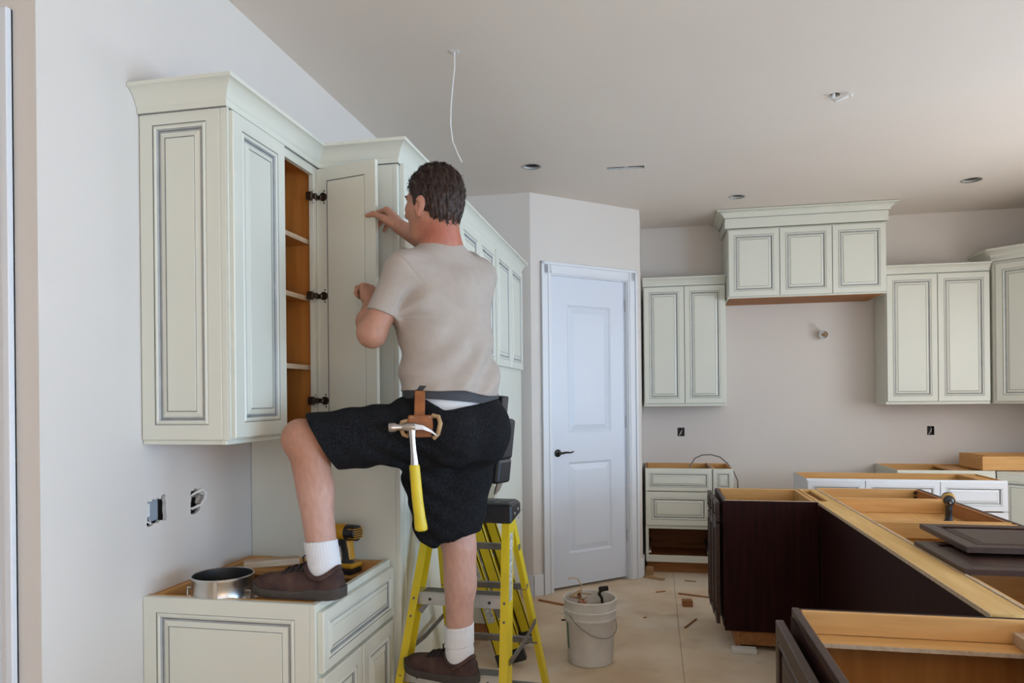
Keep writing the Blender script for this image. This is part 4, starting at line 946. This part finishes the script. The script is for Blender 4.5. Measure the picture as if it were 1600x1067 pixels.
# skin tone: weathered red neck and ears, paler legs
def tones(o):
    me = o.data; n = len(me.vertices); co = np.empty(n*3, np.float32); me.vertices.foreach_get('co', co); co = co.reshape(-1, 3).astype(float)
    base = np.tile(np.array([.44, .215, .14]), (n, 1))
    def mixin(w, c): nonlocal base; w = np.clip(w, 0, 1)[:, None]; base = base*(1-w)+np.array(c)*w
    mixin((1.30-co[:, 2])/.1, (.52, .295, .225))
    q = co-hd; f, l, u = q@Fh, q@Lh, q@Uh
    neck = (co[:, 2] > 1.95)/(1+np.exp((u+.03)/.01))*np.exp(-((u+.12)/.06)**2)/(1+np.exp((f-.03)/.012)); mixin(neck*.9, (.42, .125, .075))
    ear = (np.abs(l) > .076)*(np.abs(u+.027) < .05)*(np.abs(f) < .04); mixin(ear*.5, (.50, .20, .13))
    lip = np.exp(-((u+.061)/.009)**2)*(f > .08)*(np.abs(l) < .024); mixin(lip*.6, (.40, .13, .10))
    mixin((u > -.03)*(u < .1)*(f > .02)*.25, (.50, .23, .15))
    a = me.color_attributes.new('tone', 'FLOAT_COLOR', 'POINT'); a.data.foreach_set('color', np.concatenate([base, np.ones((n, 1))], 1).astype(np.float32).ravel())
tones(bo)
for s in (1, -1):
    e = MB().lathe([(.0, -.0115), (.008, -.0085), (.0115, 0), (.008, .0085), (.0, .0115)], 'eyew', n=14); c_ = H(.0755, s*.032, .006)
    e.build('eye', PERSON, True, loc=tuple(c_))
    MB().tube([tuple(H(.0985, s*.012, .028)), tuple(H(.094, s*.034, .034)), tuple(H(.076, s*.054, .026))], [.003, .004, .002], 'hair', 6).build('eyebrow', PERSON, True)
    MB().lathe([(.0, .006), (.0045, .0055), (.0052, .003), (.0, .002)], 'dark', n=10, axis='x').build('pupil', PERSON, True, loc=tuple(H(.0835, s*.032, .006)))

# hair -------------------------------------------------------------------
def hair_post(P, d):
    q = P-hd; f, l, u = q@Fh, q@Lh, q@Uh
    fm = np.interp(u, [-.112, -.100, -.052, -.046, -.01, .030, .065, .10, .2], [-.13, -.040, -.024, .018, .028, .042, .072, .088, .09])
    fm = fm + .006*np.sin(l*90)
    az = np.arctan2(l, f)
    d = d + .0022*np.sin(az*46+u*60) + .0016*np.sin(az*23-u*110+1.) + .0016*np.sin(f*160+l*190)
    return np.maximum(d, (f-fm)*.75)
hp_ = [Ell(H(-.014, 0, .028), (.107, .0835, .107), AXH, .02), Ell(H(-.048, 0, -.035), (.058, .064, .066), AXH, .03)]
pos, qd = sdf_mesh(hp_, .0034, hair_post, lo=hd-.17, hi=hd+.17)
ho = np_obj('hair', pos, qd, 'hair', PERSON, relax=0)
rng = np.random.default_rng(5)
q = pos-hd; keep = (q@Fh < .085) & (np.linalg.norm(q, axis=1) > .085)
pool = pos[keep]; cen_h = H(-.014, 0, .015)
mb = MB()
for p in pool[rng.integers(0, len(pool), 2400)]:
    nn = nrm(p-cen_h); u = (p-hd)@Uh
    flow = -Uh*.8-Fh*.25 if u < .07 else (Fh*.25-Fh*.9+Lh*rng.normal(0, .5))
    flow = flow+rng.normal(0, .16, 3); flow = nrm(flow-nn*(flow@nn)); L_ = rng.uniform(.012, .026); side = np.cross(flow, nn)*rng.uniform(.0010, .0018)
    a = p-nn*.002; b = p+flow*L_*.5+nn*.0030; c = p+flow*L_+nn*rng.uniform(.0005, .004)
    mb.quad([a-side, a+side, b+side*.8, b-side*.8], 'hair'); mb.quad([b-side*.8, b+side*.8, c], 'hair')
mb.build('hair_strands', ho)['kind'] = 'stuff'

# t-shirt ------------------------------------------------------------------
hemL = shL+(elbL-shL)*.72; dirL = nrm(elbL-shL); hemR = shR+(elbR-shR)*.66; dirR = nrm(elbR-shR)
torso = Stack([(1.46, -.686, 2.370, .174, .138), (1.500, -.690, 2.370, .179, .149), (1.520, -.691, 2.371, .182, .153), (1.550, -.692, 2.373, .181, .152), (1.60, -.696, 2.377, .175, .142), (1.66, -.702, 2.386, .174, .136), (1.74, -.712, 2.398, .178, .134), (1.82, -.720, 2.408, .184, .134), (1.89, -.726, 2.414, .186, .128), (1.94, -.728, 2.416, .176, .114), (1.975, -.729, 2.416, .150, .097), (2.005, -.729, 2.415, .112, .083), (2.035, -.729, 2.414, .080, .070)], Lt, Ft, .02)
shirt = [torso, Cap(shC+Lt*.06, shL, .058, .060, .05), Cap(shC-Lt*.06, shR, .056, .058, .05),
         Cut(Cap(shL, hemL, .060, .056, .045), [(hemL, dirL*.9+V3(.02, .0, -.3))]), Cut(Cap(shR, hemR, .060, .064, .045), [(hemR, dirR)]),
         Cap(shL-Lt*.05-UP*.05-Ft*.05, shC-Ft*.085-UP*.09, .055, .05, .05), Cap(shR+Lt*.05-UP*.05-Ft*.05, shC-Ft*.085-UP*.09, .055, .05, .05)]
armpit = V3(-.880, 2.262, 1.765)
def shirt_post(P, d):
    q = P-armpit; la = q@(-Lt); u = q[:, 2]; r = np.sqrt(la**2+u**2)+1e-6; an = np.arctan2(u, la)
    w = np.exp(-(r/.16)**2)*np.clip((r-.015)/.05, 0, 1)
    d = d + (.0100*w*np.sin(an*5.2+.9+r*9) + .0040*w*np.sin(an*11+r*25))*np.clip((an+.9)/1.2, 0, 1)*np.clip((1.9-an)/.6, 0, 1)
    sp_ = (P-shL-dirL*.012)@nrm(dirL*.8+Lt*.6); d = d + .0030*np.exp(-(sp_/.0032)**2)*np.exp(-(np.linalg.norm(P-shL, axis=1)/.105)**6)
    # soft diagonal drapery across the lower back and bunching above the hem
    s1 = (P[:, 2]-1.62) + .55*((P-pel)@Lt)
    wl = np.exp(-((P[:, 2]-1.62)/.10)**2)
    d = d + .0085*wl*np.sin(s1*50+2.2*np.sin(((P-pel)@Lt)*13)) + .0045*wl*np.sin(((P-pel)@Lt)*34+P[:, 2]*26)
    w3 = np.exp(-((P[:, 2]-1.525)/.022)**2); d = d + .0040*w3*np.sin(((P-pel)@Lt)*55+((P-pel)@Ft)*40+P[:, 2]*50)
    w4 = np.exp(-((P[:, 2]-1.76)/.10)**2); d = d + .0040*w4*np.sin(((P-pel)@Lt)*30-P[:, 2]*18+1.)
    # hem line dips a little on the right side and is open underneath
    l = (P-pel)@Lt
    d = np.maximum(d, 1.514+.014*np.clip(l/.15, -1, 1)+.004*np.sin(l*34) - P[:, 2])
    for hm, sh in ((hemL, shL), (hemR, shR)):
        ax = nrm(hm-sh); d = np.maximum(d, -Cap(hm+ax*.03, hm+ax*.12, .044 if hm is hemL else .054)(P))
    nk = Cap(V3(-.729, 2.416, 2.012), V3(-.742, 2.40, 2.10), .0675)
    return np.maximum(d, -nk(P))
pos, qd = sdf_mesh(shirt, .0034, shirt_post, lo=(-1.06, 2.08, 1.45), hi=(-.42, 2.84, 2.10))
sh_o = np_obj('t_shirt', pos, qd, 'shirt', PERSON, relax=1)
# ribbed collar
def ring_pts(c, ax, r, n=28, e=1.):
    ax = nrm(ax); a = nrm(np.cross(ax, Ft)); b = np.cross(ax, a)
    return [tuple(c+(a*math.cos(2*PI*k/n)+b*e*math.sin(2*PI*k/n))*r) for k in range(n+1)]
MB().tube(ring_pts(V3(-.7325, 2.412, 2.034), V3(-.12, -.14, 1), .0685), .0062, 'shirt', 8, cap=False).build('collar', sh_o, True)
tl = Stack([(1.44, -.684, 2.368, .158, .125), (1.56, -.69, 2.374, .160, .127)], Lt, Ft, .01)
pos, qd = sdf_mesh([tl], .006, lambda P, d: np.maximum(d, 1.42-P[:, 2]), lo=(-.95, 2.1, 1.38), hi=(-.42, 2.66, 1.62))
np_obj('undershirt', pos, qd, 'under', PERSON)

# shorts --------------------------------------------------------------------
hcL = V3(-1.050, 2.146, 1.352); hnL = nrm((-.86, -.30, -.50))
hcR = V3(-.715, 2.440, 1.026); hnR = nrm((.02, .0, -1.0))
hipst = Stack([(1.30, -.668, 2.375, .160, .128), (1.38, -.672, 2.368, .176, .150), (1.44, -.678, 2.366, .176, .146), (1.49, -.684, 2.368, .170, .134), (1.515, -.686, 2.370, .165, .129)], Lt, Ft, .05)
legL = Cut(Cap(hipL+V3(.01, .0, -.018), kneeL+V3(.0, .0, -.012), .112, .0925, .05), [(hcL, hnL)]); legR = Cut(Cap(hipR+V3(-.01, 0, -.03), V3(-.716, 2.44, 1.02), .112, .108, .05), [(hcR, hnR)])
shorts = [hipst, legL, legR, Ell(pel-Ft*.075+Lt*.065-UP*.055, (.100, .092, .105), [Ft, Lt, UP], .05), Ell(pel-Ft*.080-Lt*.070-UP*.050, (.098, .090, .105), [Ft, Lt, UP], .05), Cap(V3(-.785, 2.35, 1.30), V3(-.738, 2.42, 1.06), .088, .098, .04)]
def shorts_post(P, d):
    l = (P-pel)@Lt
    d = np.maximum(d, P[:, 2]-(1.476-.024*np.clip(l/.15, -1, 1)+np.maximum(0, l-.115)*1.2))
    w = np.exp(-((P[:, 0]+.80)/.13)**2)*np.clip((1.60-P[:, 2])/.1, 0, 1)
    d = d + .0052*w*np.sin((P[:, 2]*1.0+P[:, 0]*.75)*85) + .0030*np.sin(P[:, 2]*46+P[:, 0]*30+3*np.sin(P[:, 1]*20))*np.clip((1.32-P[:, 2])/.1, 0, 1)
    d = d + .0024*np.sin(P[:, 0]*52+P[:, 2]*25)*np.clip((-.88-P[:, 0])/.1, 0, 1)
    # crease under the raised buttock
    cr = np.abs((P[:, 2]-1.305)-.10*np.clip(P[:, 0]+.72, -.3, .3)); d = d + .006*np.exp(-(cr/.012)**2)*np.clip((-.60-P[:, 0])/.03, 0, 1)*np.clip((P[:, 0]+.95)/.1, 0, 1)
    d = np.maximum(d, -Cap(hcL+hnL*.045, hcL+hnL*.15, .079)(P)); d = np.maximum(d, -Cap(hcR-hnR*.0+V3(0, 0, -.05), hcR+hnR*.15, .094)(P))
    return d
pos, qd = sdf_mesh(shorts, .0042, shorts_post, lo=(-1.24, 1.99, .97), hi=(-.40, 2.66, 1.56))
so = np_obj('shorts', pos, qd, 'shorts', PERSON, relax=1)

# belt with holster and pouch ---------------------------------------------------
def waist(th, z, e=.0, tilt=.034):
    return pel*V3(1, 1, 0)+V3(-.006, .008, 0)+Lt*(.168+e)*math.cos(th)+Ft*(.131+e)*math.sin(th)+UP*(z+tilt*math.cos(th)*.5)
def band(z0, z1, e0, e1, m, name, n=64):
    mb = MB(); R_ = []
    for k in range(n):
        th = 2*PI*k/n; R_.append([tuple(waist(th, z0, e0)), tuple(waist(th, z0, e1)), tuple(waist(th, z1, e1)), tuple(waist(th, z1, e0))])
    R_.append(R_[0]); mb.loops(R_, m, True, False, False); return mb.build(name, PERSON, True)
belt = band(1.484, 1.526, .003, .009, 'beltm', 'belt')
# frame on the left hip, looking out towards the camera
oc = V3(-.748, 2.222, 1.505); on = nrm((.26, -.965, 0)); ot = nrm(np.cross(UP, on))
def hol(a, b, c): return tuple(oc+ot*a+UP*b+on*(c+.052*min(1, max(0, (.03-b)/.085))))      # a: to the right as seen from outside
def hbox(mb, a0, a1, b0, b1, c0, c1, m, tp=1.):
    mb.hexa([hol(a0*tp, b0, c0), hol(a1*tp, b0, c0), hol(a1*tp, b0, c1), hol(a0*tp, b0, c1), hol(a0, b1, c0), hol(a1, b1, c0), hol(a1, b1, c1), hol(a0, b1, c1)], m)
hl = MB(); hbox(hl, -.018, .016, -.085, .020, .004, .014, 'leather')
hbox(hl, -.036, .040, -.128, -.058, .005, .017, 'leather', 1.12)
holster = hl.build('hammer_holster', PERSON, bevel=.003)
hh = MB(); hbox(hh, -.050, .055, -.108, -.078, .000, .005, 'leather'); hh.build('holster_backing', holster, bevel=.002)
for a, b in ((-.024, -.066), (.032, -.066), (-.028, -.128), (.034, -.128)):
    MB().lathe([(0, .0), (.004, .0), (.003, .003), (0, .0035)], 'chrome', n=8).build('rivet', holster, True, loc=hol(a, b, .017))
MB().tube([hol(.040, -.06, .006), hol(.060, -.064, .014), hol(.066, -.085, .022), hol(.058, -.118, .022), hol(.044, -.132, .016)], .0075, 'scrap', 8).build('holster_loop', holster, True)
MB().tube([hol(-.036, -.075, .006), hol(-.056, -.08, .014), hol(-.060, -.095, .02), hol(-.05, -.118, .02), hol(-.036, -.124, .014)], .0070, 'scrap', 8).build('holster_loop', holster, True)
# tool pouch on the far hip
pc = V3(-.535, 2.485, 1.335)
pch = MB().box(-.035, .022, -.05, .05, -.055, .09, 'black').build('tool_pouch', PERSON, bevel=.012, seg=2, loc=tuple(pc), rot=(0, .12, -.35))
MB().box(-.030, .024, -.045, .045, -.14, -.05, 'black').build('lower_pocket', pch, bevel=.012, seg=2)
MB().box(-.034, .0, -.02, .02, .085, .17, 'black').build('belt_loop', pch, bevel=.004)
MB().tube([(.008, 0, -.13), (-.002, 0, -.165), (-.012, 0, -.185)], [.012, .010, .004], 'alu', 8).build('tool_tip', pch, True)

# socks ------------------------------------------------------------------------
def sock(an, kn, top, r0, r1, tilt, name='sock'):
    ax = nrm(kn-an); a_, b_ = nrm(np.cross(ax, V3(0, 1, 0))), None; b_ = np.cross(ax, a_)
    tp = an+ax*top
    pr = [Cut(Cap(an-ax*.012, tp+ax*.05, r0-.002, r1, .01), [(tp, ax+tilt)]), Cap(an-UP*.050, an, .033, r0, .02)]
    cuff = [Cut(Cap(tp-ax*.075, tp+ax*.05, r0+.0042, r1+.0035, .01), [(tp, ax+tilt), (tp-ax*.075, -ax-tilt)])]
    def post(P, d):
        q = P-an; th = np.arctan2(q@a_, q@b_); return d+.0009*np.sin(th*34)
    lo_ = np.minimum(an, tp)-.13; hi_ = np.maximum(an, tp)+.12
    p1, q1 = sdf_mesh(pr, .0036, None, lo=lo_, hi=hi_); o = np_obj(name, p1, q1, 'sock', PERSON)
    p1, q1 = sdf_mesh(cuff, .0030, post, lo=lo_, hi=hi_); np_obj('cuff', p1, q1, 'sock', o, relax=1)
    return o
sock(ankL, kneeL, .078, .0475, .0490, V3(.10, 0, .02)); sock(ankR, kneeR, .100, .0475, .0495, V3(-.12, 0, -.04))

# shoes ------------------------------------------------------------------------
def shoe(heel, ang, label):
    """lofted low shoe: local x from heel to toe, z up from the tread"""
    t = bpy.data.objects.new('shoe', None)
    xs_ = [0, .010, .03, .06, .09, .12, .15, .18, .21, .24, .265, .285, .300, .308]
    wv = [.022, .034, .043, .0455, .0445, .0415, .0415, .0435, .046, .045, .041, .034, .023, .010]
    tv = [.066, .086, .092, .074, .070, .096, .094, .085, .076, .069, .065, .059, .049, .034]
    cy = [0, 0, 0, .0, .001, .003, .005, .006, .006, .005, .004, .003, .002, .001]
    up = MB(); rings = []
    for x, w, h, c in zip(xs_, wv, tv, cy):
        r = []
        for k in range(22):
            th = PI*k/21; cs, sn = math.cos(th), math.sin(th)
            y = w*math.copysign(abs(cs)**.62, cs)*(1-.22*max(0, sn)**2*(h > .075)*(x > .1)); z = .016+(h-.016)*abs(sn)**.72
            r.append((x, c+y, z))
        rings.append(r)
    up.loops(rings, 'shoe', False, True, True)
    o = up.build('shoe', PERSON, True, loc=tuple(heel), rot=(0, 0, ang))
    o['label'] = label
    so_ = MB(); rings = []
    for x, w, c in zip([-.006]+xs_[1:-1]+[.313], [.022]+[v+.004 for v in wv[1:-1]]+[.012], cy):
        lift = .010*max(0, (x-.24)/.07)**2+.003*max(0, (.02-x)/.02)
        hgt = .026 if x > .11 else .034
        if x > .27: hgt = .032
        rings.append([(x, c+w*a, lift+z) for a, z in ((-.94, 0), (-1, .008), (-1.0, hgt*.8), (-.95, hgt), (.95, hgt), (1.0, hgt*.8), (1, .008), (.94, 0))])
    so_.loops(rings, 'sole', True, True, True).build('sole', o, True)
    # padded collar, tongue, laces, heel counter
    MB().tube([(.066+.054*math.cos(a), .001+.0425*math.sin(a), .066+(.034+.004*math.cos(a))*math.cos(a)**2) for a in [2*PI*k/24 for k in range(25)]], .0085, 'shoe', 8, cap=False).build('collar', o, True)
    MB().loops([[(.112, -.022, .098), (.112, .024, .098), (.112, .024, .106), (.112, -.022, .106)], [(.098, -.024, .128), (.098, .026, .128), (.106, .026, .134), (.106, -.024, .134)]], 'shoe').build('tongue', o, bevel=.004)
    for i, x in enumerate((.122, .143, .164, .185)):
        h = np.interp(x, xs_, tv)+.003
        MB().tube([(x+.004, -.028, h-.012), (x, -.014, h-.001), (x-.003, .004, h+.002), (x-.002, .022, h-.001), (x+.003, .034, h-.012)], .0042, 'lace', 6).build('lace', o, True)
        MB().tube([(x+.014, -.026, h-.014), (x+.006, -.008, h-.001), (x-.004, .014, h), (x-.008, .033, h-.012)], .0038, 'lace', 6).build('lace', o, True)
    MB().tube([(.118, .004, .104), (.124, -.016, .128), (.128, -.028, .122), (.122, -.018, .104), (.116, .004, .106)], .0030, 'lace', 6).build('lace_bow', o, True)
    MB().tube([(.118, .004, .104), (.110, .020, .136), (.118, .030, .130), (.120, .022, .106), (.116, .004, .106)], .0030, 'lace', 6).build('lace_bow', o, True)
    MB().tube([(.118, -.004, .104), (.145, -.030, .090), (.150, -.044, .070)], .0026, 'lace', 6).build('lace_end', o, True)
    for s in (-1, 1):
        MB().loops([[(.185, s*.0440, .030), (.262, s*.0395, .030), (.262, s*.0405, .046), (.185, s*.0455, .052)], [(.19, s*.0472, .034), (.255, s*.0430, .034), (.252, s*.0425, .044), (.19, s*.0465, .050)]], 'shoe').build('overlay', o, bevel=.002)
    bpy.data.objects.remove(t); return o
shoe((-.964, 2.084, .878), PI-.055, 'brown shoe standing on the base cabinet')
shoe((-.629, 2.440, .4895), PI-.34, 'brown shoe standing on the ladder step')

# ---------------------------------------------------------------- hammer hanging in the holster
HM = thing('hammer', 'claw hammer with yellow grip hanging from the man\'s holster', 'hammer', tuple(oc+on*.088+UP*-.098-ot*.022), 0)
ha = math.atan2(ot[1], ot[0]); HM.rotation_euler = (0, math.radians(-1.2), ha); HM.scale = (1.0, 1.0, 1.03)
MB().lathe([(0, -.072), (.0135, -.072), (.0150, -.068), (.0150, -.052), (.0105, -.044), (.0100, -.026), (.013, -.016), (.013, .014), (.0, .014)], 'chrome', (0, 0, .004), 16, 'x').build('striking_head', HM, True)
for s in (-1, 1):
    MB().loops([[(.008, s*.001, -.006), (.008, s*.012, -.006), (.008, s*.012, .014), (.008, s*.001, .014)], [(.035, s*.002, -.006), (.035, s*.013, -.006), (.035, s*.013, .009), (.035, s*.002, .009)], [(.060, s*.003, -.016), (.060, s*.013, -.016), (.060, s*.013, -.006), (.060, s*.003, -.006)], [(.082, s*.004, -.030), (.082, s*.010, -.030), (.082, s*.010, -.027), (.082, s*.004, -.027)]], 'chrome').build('claw', HM, bevel=.002)
def el(z, a, b, x=0): return [(x+a*math.cos(2*PI*k/16), b*math.sin(2*PI*k/16), z) for k in range(16)]
MB().loops([el(-.004, .013, .010), el(-.03, .0105, .0085), el(-.07, .0105, .008, .002), el(-.112, .0135, .010, .004), el(-.116, .013, .010, .004)], 'chrome').build('shaft', HM, True)
MB().loops([el(-.112, .0155, .012, .004), el(-.12, .0165, .0135, .004), el(-.17, .0170, .014, .007), el(-.22, .0175, .0145, .010), el(-.27, .0180, .015, .015), el(-.300, .0205, .016, .018), el(-.310, .0195, .015, .019), el(-.314, .014, .010, .019)], 'yellow').build('grip', HM, True)
